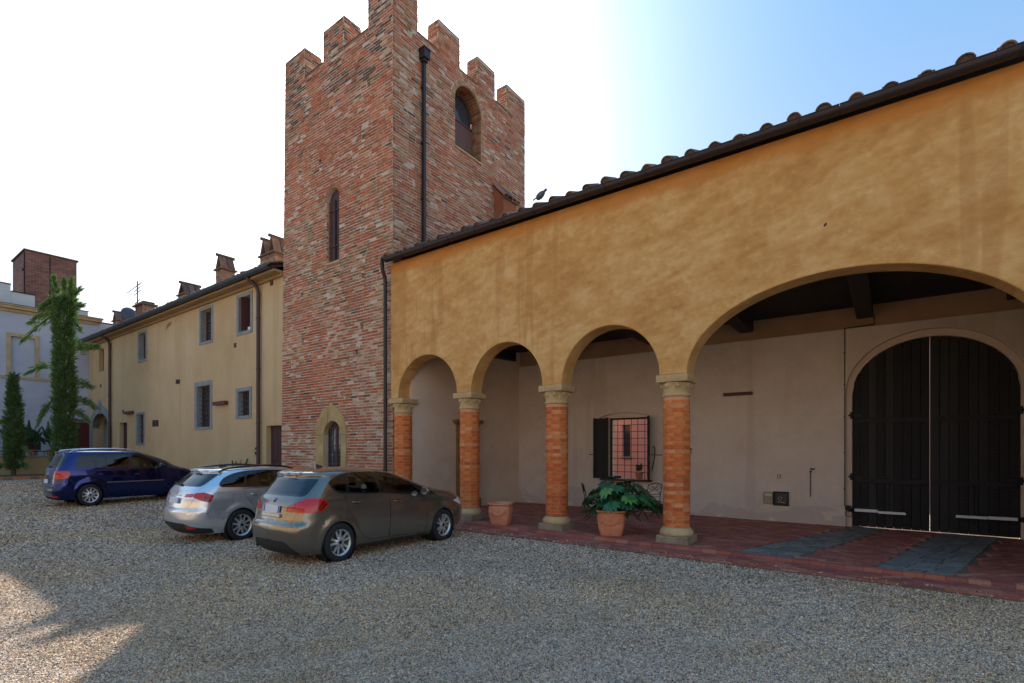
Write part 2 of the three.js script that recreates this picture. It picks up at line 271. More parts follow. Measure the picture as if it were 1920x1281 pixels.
// barrel tiles; the first row ends over the gutter
const tileG = (() => { const s = []; for (let i = 0; i <= 8; i++) { const t = Math.PI * i / 8; s.push([Math.cos(t) * .105, Math.sin(t) * .085]); } for (let i = 8; i >= 0; i--) { const t = Math.PI * i / 8; s.push([Math.cos(t) * .088, Math.sin(t) * .068]); } return uvm(new THREE.ExtrudeGeometry(polyShape(s), { depth: .48, bevelEnabled: false }).translate(0, 0, -.48)); })();
M.tile = std({ map: T.tile, color: rgb(.75, .70, .66), bumpMap: T.grainBump, bumpScale: .01, roughness: .95 });
M.tileB = std({ map: T.tile, color: rgb(.45, .44, .46), bumpMap: T.grainBump, bumpScale: .01, roughness: .95 });
M.tileC = std({ map: T.tile, color: rgb(1.25, 1.05, .95), bumpMap: T.grainBump, bumpScale: .01, roughness: .95 });
const bedG = (() => { const s = []; for (let i = 0; i <= 10; i++) { const t = Math.PI * i / 10; s.push([Math.cos(t) * .09, Math.sin(t) * .072]); } const g = new THREE.ExtrudeGeometry(polyShape(s), { depth: .05, bevelEnabled: true, bevelSize: .004, bevelThickness: .01, bevelOffset: -.004, bevelSegments: 1 }).translate(0, -.004, -.085); return uvm(g); })();
M.bedding = bumped(T.mortar, { color: rgb(.26, .21, .18), bumpMap: T.grainBump, bumpScale: .02 });
function tileRoof(parent, x0, x1, y0, z0, slope, rows, pitch, oz, parts, k = 1) {
  const rest = [], a = Math.atan(slope);
  for (let x = x0, c = 0; x < x1; x += pitch, c++) for (let r = 0; r < rows; r++) {
    const d = r * .36, y = y0 + d * Math.sin(a) + .01, z = z0 - d * Math.cos(a);
    const jx = rr(-.012, .012), tilt = a + .05 + rr(-.03, .03), yaw = rr(-.05, .05);
    if (r === 0 && parts) { const t = part('roof_tile', tileG, [M.tile, M.tileB, M.tileC, M.tileB][c * 7 % 4], parent); t.position.set(x + jx, y + .018 + rr(-.012, .012), z - oz + rr(-.03, .05)); t.rotation.set(tilt, yaw, rr(-.10, .10)); t.scale.set(k * rr(.92, 1.06), k * rr(.95, 1.25), 1); part('tile_bedding', bedG, M.bedding, t); }
    else rest.push({ m: mat4(x + jx, y + .035, z - oz, k, k, 1, tilt, yaw, 0), c: rgb(rr(.7, 1.2), rr(.7, 1.1), rr(.7, 1.1)) });
    rest.push({ m: mat4(x + pitch / 2, y + .075, z - oz, 1.25 * k, -.9 * k, 1, tilt, 0, 0), c: rgb(rr(.6, 1), rr(.6, 1), rr(.6, 1)) });
  }
  instanced('roof_tiling', tileG, M.tile, rest, parent);
}
tileRoof(loggia, -10.72, 4.5, 6.83, -8.96, .36, 14, .398, ZF, true);
{
  // gutter with brackets and the downpipe at the corner
  const gut = [], n = 10; for (let i = 0; i <= n; i++) { const t = Math.PI + Math.PI * i / n; gut.push([Math.cos(t) * .095, Math.sin(t) * .10]); } for (let i = n; i >= 0; i--) { const t = Math.PI + Math.PI * i / n; gut.push([Math.cos(t) * .088, Math.sin(t) * .092]); }
  const gx0 = -10.82, gx1 = 4.6;
  const gg = (a, b) => new THREE.ExtrudeGeometry(polyShape(gut), { depth: b - a, bevelEnabled: false }).rotateY(Math.PI / 2).translate(a, 6.86, -9.03);
  const pcs = []; for (let x = gx0; x < gx1; x += 2.05) pcs.push(gg(x, Math.min(gx1, x + 2.045)));
  const gm = lp('gutter', pcs, M.gutter);
  const lip = []; for (let x = gx0; x < gx1; x += 2.05) lip.push(new THREE.CylinderGeometry(.011, .011, Math.min(2.045, gx1 - x), 6).rotateZ(Math.PI / 2).translate(x + Math.min(2.045, gx1 - x) / 2, 6.862, -8.935));
  lip.push(new THREE.CylinderGeometry(.094, .094, .01, 14, 1, false, Math.PI / 2, Math.PI).rotateZ(Math.PI / 2).translate(gx0, 6.86, -9.03));
  const lm = uvm(LZ(merge(lip))); part('gutter_lip', lm, M.gutter, gm);
  for (let x = gx0 + .7; x < gx1; x += .82) { const pts = []; for (let i = 0; i <= 8; i++) { const t = Math.PI + Math.PI * i / 8; pts.push([x, 6.86 + Math.sin(t) * .106, -9.03 + Math.cos(t) * .101 - ZF]); } part('gutter_bracket', tube(pts, .007, 5), M.gutter, gm); }
  lp('downpipe', [tube([[-10.80, 6.86, -8.99], [-10.86, 6.92, -9.02], [-10.96, 6.93, -9.05], [-11.03, 6.86, -9.08], [-11.04, 6.70, -9.1]], .055, 10, 20), tube([[-10.98, 6.78, -9.03], [-10.985, 6.62, -9.06], [-11.01, 6.42, -9.16], [-11.03, 6.2, -9.19], [-11.03, 5.9, -9.19]], .052, 10, 20), bar([-11.03, 5.95, -9.19], [-11.03, 0, -9.19], .05, 12), ...[5.7, 4.3, 2.6, 1.2].map((y) => new THREE.CylinderGeometry(.058, .058, .05, 12).translate(-11.03, y, -9.19))], M.gutter, 'dark brown downpipe between the tower and the ochre wall');
}
// ---------------------------------------------------------------- paving
{
  const pav = struct('loggia_paving', uvm(merge([box(-10.45, 4.35, -.2, FY - .012, ZB - .5, -8.93), box(-10.6, 4.6, -.2, .018, -8.925, -8.29)])), bumped(T.mortar, { color: rgb(.30, .24, .21) }));
  const BM = [[.52, .135, .085], [.60, .18, .10], [.44, .13, .09], [.50, .155, .12], [.64, .25, .16], [.36, .11, .09]].map((c) => std({ map: T.grain, bumpMap: T.grainBump, bumpScale: .004, roughness: .62, color: rgb(...c) }));
  const SM = [[.22, .215, .205], [.18, .178, .175], [.27, .26, .24], [.21, .212, .215]].map((c) => std({ map: T.grain, bumpMap: T.grainBump, bumpScale: .006, roughness: .85, color: rgb(c[0] * 1.12, c[1], c[2] * .86) }));
  const BR = std({ map: T.grain, bumpMap: T.grainBump, bumpScale: .004, roughness: .62 });
  const unit = (() => { const g = new THREE.BoxGeometry(1, 1, 1); return uvm(g); })();
  const all = [];
  const sx = (z, xf, xb) => lerp(xf, xb, (z + 9.0) / (-13.6 + 9.0));  // edges of the slanting stone strips
  const strip = (x, z) => { const a = x > sx(z, -2.08, -.58) && x < sx(z, -1.24, .02), b = x > sx(z, -.16, .88) && x < sx(z, .70, 1.74); return z < -9.0 && (a || b); };
  const add = (x, z, y, w, d, ry = 0, h = .05) => all.push([x, y - h / 2 + rr(-.002, .002), z, w, h, d, ry]);
  // edge course and stretcher courses of the outer walk
  for (let x = -10.6; x < 4.5; x += .228) add(x + .11, -8.335, .034, .221, .085);
  for (let r = 0; r < 5; r++) for (let x = -10.6 + (r % 2) * .11; x < 4.5; x += .222) add(x + .1, -8.437 - r * .103, .024, .214, .096);
  for (let x = -10.45; x < 4.3; x += .226) add(x + .11, -8.985, FY + .004, .219, .115, 0, .07);
  // floor: courses along the wall, slanting herringbone to the right of the stone strips
  for (let r = 0; r < 44; r++) for (let x = -10.4 + (r % 2) * .11; x < 4.3; x += .222) {
    const z = -9.10 - r * .103, xm = x + .1; if (z < ZB - .4 || strip(xm, z) || strip(xm - .09, z) || strip(xm + .09, z)) continue;
    if (xm < sx(z, -10.43, -9.55) + .12 && z < -9.6) continue;
    if (xm > sx(z, .78, 1.80)) continue;
    if (z < ZB && (xm < -.6 || xm > 1.95)) continue;
    add(xm, z, FY, .214, .096);
  }
  for (let i = -45; i < 45; i++) for (let j = -22; j < 22; j++) { const p = (j + (i & 1) * .5) * .222, q = i * .103, x = 2.6 + (p - q) * .7071, z = -11.3 - (p + q) * .7071; if (x < sx(z, .80, 1.84) || x > 4.25 || z > -9.07 || z < ZB + .03) continue; add(x, z, FY, .214, .096, Math.PI / 4); }
  all.sort((p, q) => (p[0] ** 2 + p[2] ** 2) - (q[0] ** 2 + q[2] ** 2));
  const vis = (b) => { const d = -b[0] * Math.sin(.6334) - b[2] * Math.cos(.6334), l = b[0] * Math.cos(.6334) - b[2] * Math.sin(.6334); return l / d < 1.02; };
  let n = 0; const rest = [];
  for (const b of all) {
    if (n < 300 && vis(b)) { const m = part('brick', unit, BM[Math.floor(R() * BM.length)], pav); m.position.set(b[0], b[1], b[2]); m.scale.set(b[3], b[4], b[5]); m.rotation.set(rr(-.01, .01), b[6], rr(-.008, .008)); n++; }
    else { const c = BM[Math.floor(R() * BM.length)].color; rest.push({ m: mat4(b[0], b[1], b[2], b[3], b[4], b[5], rr(-.008, .008), b[6], rr(-.006, .006)), c }); }
  }
  instanced('brick_paving', unit, BR, rest, pav);
  // dark stone strips for the wheels
  for (const [xf0, xf1, xb0, xb1] of [[-2.08, -1.24, -.58, .02], [-.16, .70, .88, 1.74]]) {
    for (let r = 0; r < 16; r++) {
      const z0 = -9.02 - r * .286, z1 = z0 - .275, cut = [0, rr(.3, .45), rr(.62, .72), 1], X = (t, z) => lerp(sx(z, xf0, xb0), sx(z, xf1, xb1), t);
      for (let k = 0; k < 3; k++) {
        const t0 = cut[k] + .008, t1 = cut[k + 1] - .008; if (z1 < ZB - .42) continue;
        const g = new THREE.ExtrudeGeometry(polyShape([[X(t0, z0), -z0], [X(t1, z0), -z0], [X(t1, z1), -z1], [X(t0, z1), -z1]]), { depth: .05, bevelEnabled: true, bevelSize: .004, bevelThickness: .004, bevelOffset: -.004, bevelSegments: 1 }).rotateX(-Math.PI / 2).translate(0, FY - .055 + rr(-.003, .003), 0);
        part('paving_slab', uvm(g), SM[Math.floor(R() * 4)], pav);
      }
    }
  }
  lp('gate_threshold', box(-.64, 2.04, -.1, FY - .006, ZB - .7, ZB - .43), M.mortar);
}
// ---------------------------------------------------------------- columns
{
  const RC = .238, H0 = .34, H1 = 2.74, course = .0755, nC = Math.floor((H1 - H0) / course);
  const seg = (() => { const out = []; for (let v = 0; v < 3; v++) { const s = [], a = Math.PI / 2 - .045, n = 7; for (let i = 0; i <= n; i++) { const t = -a / 2 + a * i / n; s.push([Math.cos(t) * RC, Math.sin(t) * RC]); } for (let i = n; i >= 0; i--) { const t = -a / 2 + a * i / n; s.push([Math.cos(t) * (RC - .05), Math.sin(t) * (RC - .05)]); } out.push(uvm(new THREE.ExtrudeGeometry(polyShape(s), { depth: course - .015, bevelEnabled: true, bevelSize: .003, bevelThickness: .003, bevelOffset: -.003, bevelSegments: 1 }).rotateX(-Math.PI / 2).translate(0, -course / 2 + .005, 0))); } return out; })();
  const CM = [[.82, .215, .05], [.80, .20, .046], [.84, .25, .065], [.76, .175, .04], [.84, .31, .11], [.68, .15, .04], [.84, .34, .14]].map((c) => std({ map: T.grain, bumpMap: T.grainBump, bumpScale: .005, roughness: .9, color: rgb(...c) }));
  const capP = [[.0, 0], [.244, 0], [.256, .012], [.256, .045], [.242, .055], [.240, .10], [.244, .14], [.264, .20], [.274, .235], [.274, .26], [0, .26]].map((p) => new THREE.Vector2(...p));
  const baseP = [[0, 0], [.28, 0], [.298, .03], [.302, .065], [.29, .10], [.268, .12], [.256, .135], [.25, .16], [0, .16]].map((p) => new THREE.Vector2(...p));
  const cols = [[-10.615, 'engaged brick half column against the tower corner at the left end of the loggia'], [-8.23, 'brick column just in front of the brown car, between first and second arch'], [-5.75, 'brick column between the empty terracotta pot and the planted pot'], [-3.16, 'widest looking brick column between the small arches and the carriage arch']];
  cols.forEach(([x, label], ci) => {
    const t = thing('brick_column', label, 'column', [x, 0, -9.46], 'brick columns of the loggia');
    part('mortar_core', uvm(new THREE.CylinderGeometry(RC - .006, RC - .006, H1 - H0, 24).translate(0, (H0 + H1) / 2, 0)), M.columnMortar ??= bumped(T.mortar, { color: rgb(1.25, .80, .52) }), t);
    for (let c = 0; c < nC; c++) {
      const off = (c % 2) * Math.PI / 4 + rr(-.16, .16), band = fbm(c * .45, ci * 9, 301, 3) + rr(-.16, .16), ent = 1 + .03 * Math.sin(Math.PI * c / nC) ;
      for (let k = 0; k < 4; k++) { const m = part('brick', seg[0], CM[Math.min(6, Math.floor(clamp(band * 1.2 - .15 + rr(-.08, .08)) * 6.4))], t); m.position.y = H0 + course * (c + .5); m.rotation.y = off + k * Math.PI / 2; const s = ent * rr(.985, 1.012); m.scale.set(s, 1, s); }
    }
    part('capital', uvm(new THREE.LatheGeometry(capP, 32).translate(0, H1, 0)), M.pietra, t);
    const leaf = []; for (let k = 0; k < 8; k++) leaf.push(new THREE.SphereGeometry(1, 8, 6).scale(.05, .05, .03).translate(0, H1 + .2, .262).rotateY(k * Math.PI / 4 + .39)); part('capital_leaf', uvm(merge(leaf)), M.pietra, t);
    part('abacus', uvm(rbox(ci ? .58 : .56, .13, .57, .012, 0, H1 + .325, 0)), M.pietra, t);
    part('base', uvm(new THREE.LatheGeometry(baseP, 32).translate(0, .185, 0)), M.pietra, t);
    const pl = new RoundedBoxGeometry(.59, .20, .59, 3, .03), p = pl.attributes.position; for (let i = 0; i < p.count; i++) { const n = .014 * (fbm(p.getX(i) * 6 + ci * 5, p.getZ(i) * 6 + p.getY(i) * 5, 311, 2) - .5); p.setXYZ(i, p.getX(i) * (1 + n), p.getY(i), p.getZ(i) * (1 + n)); }
    part('plinth', uvm(pl.translate(0, .10, 0)), M.plinth ??= bumped(patchy(512, .7, [.34, .25, .15], [.46, .36, .24], [.14, .11, .065], 321), { bumpMap: T.grainBump, bumpScale: .02 }), t);
  });
}
// ---------------------------------------------------------------- the gate
{
  const zg = ZB - .14, cx = .70, hw = 1.335, ys = 2.98, ry = 1.115, yt = (x) => ys + ry * Math.sqrt(Math.max(0, 1 - ((x - cx) / hw) ** 2));
  const PM = [1, .72, 1.45].map((k, i) => { const m = M.blackwood.clone(); m.color = rgb(.017 * k, .013 * k, .0115 * k); m.roughness = .55 + .12 * i; return m; });
  for (const side of [-1, 1]) {
    const leaf = thing('gate_leaf', side < 0 ? 'left leaf of the black wooden carriage gate under the wide arch' : 'right leaf of the black wooden carriage gate under the wide arch', 'gate', [cx + side * hw, FY, zg], 'leaves of the black carriage gate');
    const ox = cx + side * hw, n = 9, w = (hw - .002) / n;
    for (let i = 0; i < n; i++) {
      const a = i * w, b = (i + 1) * w - .005, X = (t) => ox - side * t, pts = [[X(a), FY + .009], [X(b), FY + .009]];
      for (let k = 0; k <= 4; k++) { const t = lerp(b, a, k / 4); pts.push([X(t), yt(X(t)) - .004]); }
      const g = slab(side > 0 ? pts.slice().reverse() : pts, [], -.05, 0, .004).translate(-ox, -FY, rr(-.004, .003));
      part('plank', uvm(g), PM[Math.floor(R() * 3)], leaf);
    }
    for (const y of [1.02, 2.33]) part('rail', uvm(rbox(hw - .06, .10, .02, .006, -side * hw / 2, y, .006)), M.blackwood, leaf);
    { const pts = []; for (let k = 0; k <= 16; k++) { const X = lerp(ox - side * (hw - .006), ox - side * .004, k / 16); pts.push([X, yt(X) - .012]); } const q = [[pts[0][0], FY + .03], ...pts, [pts[16][0], FY + .03]]; part('back_boarding', uvm(slab(area2(q) > 0 ? q : q.slice().reverse(), [], -.085, -.056).translate(-ox, -FY, 0)), M.blackwood, leaf); }
    for (const y of [1.10, 2.45]) part('strap_hinge', [rbox(.22, .07, .018, .006, -side * .08, y, .012), new THREE.CylinderGeometry(.035, .035, .15, 10).translate(side * .01, y, .02), rbox(.08, .05, .05, .01, side * .03, y, .02)], M.iron, leaf);
    part('drop_bolt', [bar([-side * .66, .22, .014], [-side * .66, .95, .014], .008), new THREE.SphereGeometry(.02, 8, 6).translate(-side * .66, .96, .014)], M.iron, leaf);
    const arm = thing('gate_opener_arm', side < 0 ? 'white gate opener arm across the foot of the left gate leaf' : 'white gate opener arm across the foot of the right gate leaf', 'gate opener', [cx + side * 1.32, .44, zg + .07], 'white gate opener arms');
    part('housing', [rbox(.42, .062, .055, .008, -side * .24, .0, 0)], M.white, arm);
    part('ram', [rbox(.47, .052, .045, .006, -side * .69, -.008 + (side < 0 ? -.012 : 0), 0)], M.white, arm);
    part('bracket', rbox(.09, .09, .07, .012, side * .04, .0, -.01), M.iron, arm); part('bracket', rbox(.03, .05, .08, .006, -side * .91, -.01, -.02), M.iron, arm);
  }
  lp('wall_conduit', [bar([-.765, .52, ZB + .012], [-.765, 4.44, ZB + .012], .010), bar([-.765, 4.44, ZB + .012], [-.235, 4.455, ZB + .012], .010), bar([-.235, 4.455, ZB + .012], [-.235, 4.66, ZB + .012], .010), ...[.9, 1.7, 2.5, 3.2, 3.9].map((y) => rbox(.03, .02, .02, .004, -.772, y, ZB + .01)), rbox(.11, .10, .07, .015, -.70, .49, ZB + .03)], M.iron);
  lp('cable_loop', new THREE.TorusGeometry(.065, .006, 6, 18).translate(-.69, .36, ZB + .012), M.iron);
}
// ---------------------------------------------------------------- fittings on the back wall
{
  const lamp = thing('wall_lamp', 'rust brown box wall lamp on the loggia back wall left of the gate', 'wall lamp', [-2.97, 3.13, ZB]);
  part('lamp_housing', rbox(.66, .075, .09, .006, 0, 0, .045), M.lampRust, lamp); part('wall_plate', rbox(.30, .05, .012, .003, 0, 0, .006), M.iron, lamp);
  const box1 = thing('meter_box', 'beige plastic meter box low on the loggia back wall beside the black hatch', 'meter box', [-2.29, .62, ZB]);
  part('case', rbox(.205, .27, .07, .012, 0, 0, .035), std({ color: rgb(.34, .27, .17), roughness: .55 }), box1);
  part('door', rbox(.175, .15, .008, .004, 0, -.045, .073), std({ color: rgb(.36, .29, .19), roughness: .5 }), box1); part('label_strip', rbox(.15, .055, .004, .001, .0, .075, .072), std({ color: rgb(.62, .55, .42), roughness: .5 }), box1); part('lock', new THREE.CylinderGeometry(.011, .011, .01, 10).rotateX(Math.PI / 2).translate(.075, -.0, .078), M.iron, box1);
  const hat = thing('hose_hatch', 'square black metal hatch with a round coupling beside the beige meter box', 'hatch', [-2.02, .615, ZB]);
  part('frame', [rbox(.32, .035, .05, .006, 0, .145, .025), rbox(.32, .035, .05, .006, 0, -.145, .025), rbox(.035, .28, .05, .006, -.143, 0, .025), rbox(.035, .28, .05, .006, .143, 0, .025)], M.iron, hat);
  part('plate', rbox(.26, .26, .02, .004, 0, 0, .012), std({ color: rgb(.05, .055, .065), roughness: .4, metalness: .5 }), hat); part('coupling', new THREE.TorusGeometry(.036, .014, 8, 20).translate(-.02, 0, .04), std({ color: rgb(.35, .27, .24), roughness: .4, metalness: .6 }), hat);
  part('coupling_plug', new THREE.CylinderGeometry(.03, .03, .03, 14).rotateX(Math.PI / 2).translate(-.02, 0, .03), M.iron, hat); part('pipe_stub', tube([[-.08, -.08, .03], [0, -.085, .045], [.09, -.095, .03]], .012, 6), std({ color: rgb(.45, .42, .38), roughness: .4, metalness: .7 }), hat);
  const sw = thing('wall_switch', 'small white switch plate on the loggia back wall above the meter box', 'switch', [-2.07, 1.13, ZB]);
  part('plate', rbox(.062, .09, .014, .004, 0, 0, .007), M.iron, sw); part('rocker', rbox(.034, .068, .01, .003, 0, 0, .016), M.white, sw);
  const hk = thing('door_stay', 'thin iron door stay hanging on the loggia back wall near the gate', 'door stay', [-1.42, 1.31, ZB]);
  part('rod', bar([0, -.02, .02], [-.005, -.62, .015], .009), M.barsRust, hk); part('knob', [rbox(.09, .03, .03, .008, .035, .015, .02), new THREE.SphereGeometry(.022, 8, 6).translate(0, -.04, .02)], M.iron, hk);
  const pl = thing('pull_handle', 'small dark iron latch showing right of the widest looking column', 'latch', [-4.12, 1.72, ZB]);
  part('latch', [rbox(.05, .035, .05, .006, 0, .06, .025), rbox(.02, .13, .03, .006, 0, 0, .03)], M.iron, pl);
}
// ---------------------------------------------------------------- the barred window and its shutters
{
  const W = new THREE.Group(); W.name = 'barred_window'; W.position.set(-5.85, .94, ZB - ZF - .2); loggia.add(W); W.userData.label = 'barred window opening onto the pink house';
  const bars = []; for (let i = 1; i < 6; i++) bars.push(bar([-.6 + i * .2 + rr(-.008, .008), 0, 0], [-.6 + i * .2 + rr(-.01, .01), 1.72, 0], .0085)); for (let j = 1; j < 9; j++) bars.push(bar([-.6, j * .19, .012], [.6, j * .19, .012], .0085));
  part('grille', bars, M.iron, W); part('sill', uvm(rbox(1.5, .05, .30, .01, -.06, -.03, .20)), std({ map: T.wood, color: rgb(.10, .05, .035), roughness: .7 }), W);
  part('casement_frame', [rbox(.05, 1.72, .06, .006, -.575, .86, .06), rbox(1.2, .05, .06, .006, 0, 1.695, .06)], M.darkwood, W);
  const shutter = (name, w, label) => { const s = new THREE.Group(); s.name = 'shutter'; loggia.add(s); s.userData.label = label; const fr = .07; part('stile', uvm(rbox(fr, 1.74, .04, .005, fr / 2, .87, 0)), M.blackwood, s); part('stile', uvm(rbox(fr, 1.74, .04, .005, w - fr / 2, .87, 0)), M.blackwood, s); for (const y of [.03, .62, 1.0, 1.70]) part('rail', uvm(rbox(w - 2 * fr, y === .62 ? .10 : .09, .036, .004, w / 2, y + (y < .1 ? .02 : y > 1.6 ? -.02 : 0), 0)), M.blackwood, s); for (const [a, b] of [[.08, .58], [.66, .96], [1.04, 1.64]]) part('panel', uvm(rbox(w - 2 * fr, b - a, .014, .003, w / 2, (a + b) / 2, -.006)), M.blackwood, s); return s; };
  const l = shutter('shutter', .47, 'black panelled shutter folded open left of the bars'); l.position.set(-6.915, .935, ZB - ZF + .025); l.rotation.y = -.03;
  const r = shutter('shutter', .40, 'black shutter seen edge on at the right of the bars'); r.position.set(-5.30, .935, ZB - ZF - .06); r.rotation.y = -1.12;
  const hooks = thing('shutter_stay', 'iron shutter stays on the wall either side of the barred window', 'shutter stay', [-5.85, 1.62, ZB]);
  part('stay_rod', [bar([.66, 0, .02], [.95, 0, .02], .010), new THREE.SphereGeometry(.018, 8, 6).translate(.95, 0, .02)], M.iron, hooks); part('stay_rod', [bar([-1.2, 0, .02], [-1.05, 0, .02], .010), new THREE.SphereGeometry(.018, 8, 6).translate(-1.2, 0, .02)], M.iron, hooks);
  part('hook', tube([[.73, .22, .04], [.77, .24, .05], [.79, .15, .05], [.77, -.1, .04], [.70, -.42, .03]], .011, 6), M.iron, hooks);
}
// ================================================================ the brick tower
const XT = -10.88, ZT = -9.32, ZTB = -15.62, XTL = -16.36;
const tower = thing('brick_tower', 'tall medieval brick tower with battlements in the middle of the courtyard front', 'tower', [XT, 0, ZT]);
{
  const tp = (n, g, m, label) => part(n, uvm((Array.isArray(g) ? merge(g) : g).translate(-XT, 0, -ZT)), m, tower, label);
  const TH = .30, C = 13.73, TOP = 14.66, xl = (y) => -16.49 + .0175 * (y - 1.4);
  const mf = [[-16.25, -15.12], [-14.10, -13.05], [-11.93, XT]];                       // merlons of the front, in x
  const mr = [[9.32, 10.24], [11.08, 12.03], [12.89, 13.82], [14.50, 15.62]];           // merlons of the right side, in -z
  const crenel = (ms, a, b) => { const o = []; for (const [p, q] of ms) { o.push([p, C], [p, TOP], [q, TOP], [q, C]); } return o; };
  // openings: slit window, door, belfry arch
  const slit = [[-13.93, 7.45], [-13.28, 7.45], [-13.28, 9.42], ...archPts(-13.605, .325, 9.42, .32, 10).slice(1, -1), [-13.93, 9.42]];
  const gothic = (cx, hw, y0, ys, ya, n = 10) => { const o = [[cx - hw, y0], [cx + hw, y0]], h = ya - ys, r = (hw * hw + h * h) / (2 * hw); for (let i = 0; i <= n; i++) { const a = Math.asin(h / r) * i / n; o.push([cx + hw - r + r * Math.cos(a), ys + r * Math.sin(a)]); } for (let i = n - 1; i >= 0; i--) { const a = Math.asin(h / r) * i / n; o.push([cx - hw + r - r * Math.cos(a), ys + r * Math.sin(a)]); } return o; };
  const doorOut = gothic(-13.69, .775, .1, 2.2, 3.16), doorIn = [[-14.04, .1], [-13.175, .1], ...archPts(-13.6075, .4325, 2.22, .42, 16)];
  const front = [[xl(0), 0], [XT, 0], [XT, C], ...crenel(mf).reverse().slice(1), [xl(C), C]];
  // outline: walk the front silhouette from the right
  const putlogs = [[-15.30, 6.77], [-12.17, 6.76], [-12.22, 5.30], [-15.24, 5.29], [-11.90, 12.15], [-12.15, 10.75], [-14.27, 10.72], [-15.40, 10.75], [-12.46, 4.60]];
  const sil = [[xl(0), 0], [XT, 0], [XT, TOP], [-11.93, TOP], [-11.93, C], [-13.05, C], [-13.05, TOP], [-14.10, TOP], [-14.10, C], [-15.12, C], [-15.12, TOP], [xl(TOP), TOP]];
  tp('front_wall', slab(sil, [slit, doorIn, ...putlogs.map(([x, y]) => rect(x - .07, x + .07, y - .08, y + .08))], ZT - .62, ZT), M.mortar);
  // the upper 0.3 m of wall only is parapet thick; the walls below are 0.62 m
  const silR = [[-9.945, 0], [-9.945, C - .01], [-10.24, C - .01], [-11.08, C - .01], [-11.08, TOP], [-12.03, TOP], [-12.03, C], [-12.89, C], [-12.89, TOP], [-13.82, TOP], [-13.82, C], [-14.50, C], [-14.50, TOP], [ZTB, TOP], [ZTB, 0]];
  const bel = [[-11.81, 11.25], [-13.11, 11.25], [-13.11, 12.74], ...archPts(12.46, .65, 12.74, .65, 18).slice(1, -1).map(([z, y]) => [-z, y]).reverse().reverse(), [-11.81, 12.74]];
  tp('side_wall', slabX(silR, [bel], XT - .45, XT), M.mortar);
  tp('corner_merlon', box(XT - .30, XT, C - .011, TOP, -10.24, ZT - .621), M.mortar);
  tp('rear_wall', box(-16.30, XT - .451, 0, C, ZTB, ZTB + .5), M.mortar);
  tp('side_wall', box(-16.30, -15.8, 0, C, ZTB + .501, ZT - .621), M.mortar);
  for (const [a, b] of [[-16.3, -15.2], [-14.1, -13.1], [-12.2, XT - .46]]) tp('merlon', box(a, b, C + .001, TOP, ZTB, ZTB + .3), M.mortar);
  for (const [a, b] of [[-14.4, -13.4], [-12.4, -11.3]]) tp('merlon', box(-16.30, -16.0, C + .001, TOP, a, b), M.mortar);
  tp('tower_terrace', box(-15.79, XT - .46, 12.5, 12.6, ZTB + .51, ZT - .63), M.mortar);

  // ---- brick by brick
  const unit = []; for (let v = 0; v < 6; v++) { const g = new THREE.BoxGeometry(1, 1, 1), p = g.attributes.position, k = {}; for (let i = 0; i < p.count; i++) { const key = [p.getX(i), p.getY(i), p.getZ(i)].join(), o = k[key] ??= [rr(-.025, .02), rr(-.09, .06), rr(-.1, .05)]; p.setXYZ(i, p.getX(i) * (1 + o[0]), p.getY(i) * (1 + o[1]), p.getZ(i) * (1 + o[2])); } const u = g.toNonIndexed(); u.computeVertexNormals(); const q = u.attributes.position, uv = new Float32Array(q.count * 2); for (let i = 0; i < q.count; i++) { uv[i * 2] = q.getX(i) * .27 + q.getZ(i) * .1 + v * .13; uv[i * 2 + 1] = q.getY(i) * .07 + v * .19; } u.setAttribute('uv', new THREE.BufferAttribute(uv, 2)); unit.push(u); }
  const PAL = { red: [.47, .135, .07], orange: [.53, .19, .09], brown: [.37, .145, .08], dark: [.115, .088, .078], pale: [.54, .375, .27], tan: [.46, .29, .17], pink: [.49, .225, .14], olive: [.27, .19, .11], moss: [.15, .13, .045] };
  for (const k in PAL) PAL[k] = PAL[k].map((v, i) => v * [1.1, 1, .85][i]);
  const matOf = {}; const pick = (w) => { let s = 0; for (const k in w) s += Math.max(0, w[k]); let t = R() * s; for (const k in w) { t -= Math.max(0, w[k]); if (t <= 0) return k; } return 'red'; };
  const frontTone = (x, y) => {
    const n1 = fbm(x * .7 + 30, y * .9 + 3, 401, 4), n2 = fbm(x * .9 + 10, y * .6, 411, 4), w = { red: 5, orange: 2.6, brown: 2.2, pink: 1.1, tan: .25, pale: .2, dark: .12, olive: .2, moss: 0 };
    const soot = smooth(11.4, 13.3, y + (n1 - .5) * 4) * smooth(.36, .50, n2); w.dark += soot * 16; w.brown += soot * 7; w.pale += soot * 2; w.olive += soot * 3;      // black crust and lichen below the battlements
    const mix = smooth(5.4, 6.6, y) * (1 - smooth(8.6, 9.6, y)) * smooth(.38, .5, n1); w.olive += mix * 7; w.tan += mix * 2.5; w.brown += mix * 2.5;
    const lime = smooth(.50, .62, n2) * (1 - smooth(8, 10, y)); w.pale += lime * 7; w.pink += lime * 4; w.tan += lime * 3;
    if (x > -14.1 && x < -13.0 && y < 7.45) { const s = smooth(5.6, 7.2, y); w.moss += s * 9; w.pale += (y < 7 && y > 4.6 ? 6 : 0); }          // moss and wash under the slit's sill
    if (x > -11.75 + .4 * (n1 - .5) && y < 6.6) { w.tan += 7; w.pale += 4; }                                                       // paler repaired corner
    if (y < 1.9 + n1) { w.pink += 4; w.pale += 2.5; w.tan += 2; }
    if (x > -11.4 && y > 7 && n1 > .45) { w.pale += 3; w.pink += 3; w.tan += 2; }
    if (y > 13.75) { w.brown += 2; w.dark += y > 14.2 ? 6 : 2; w.orange += 2; w.tan += .8; }
    return w;
  };
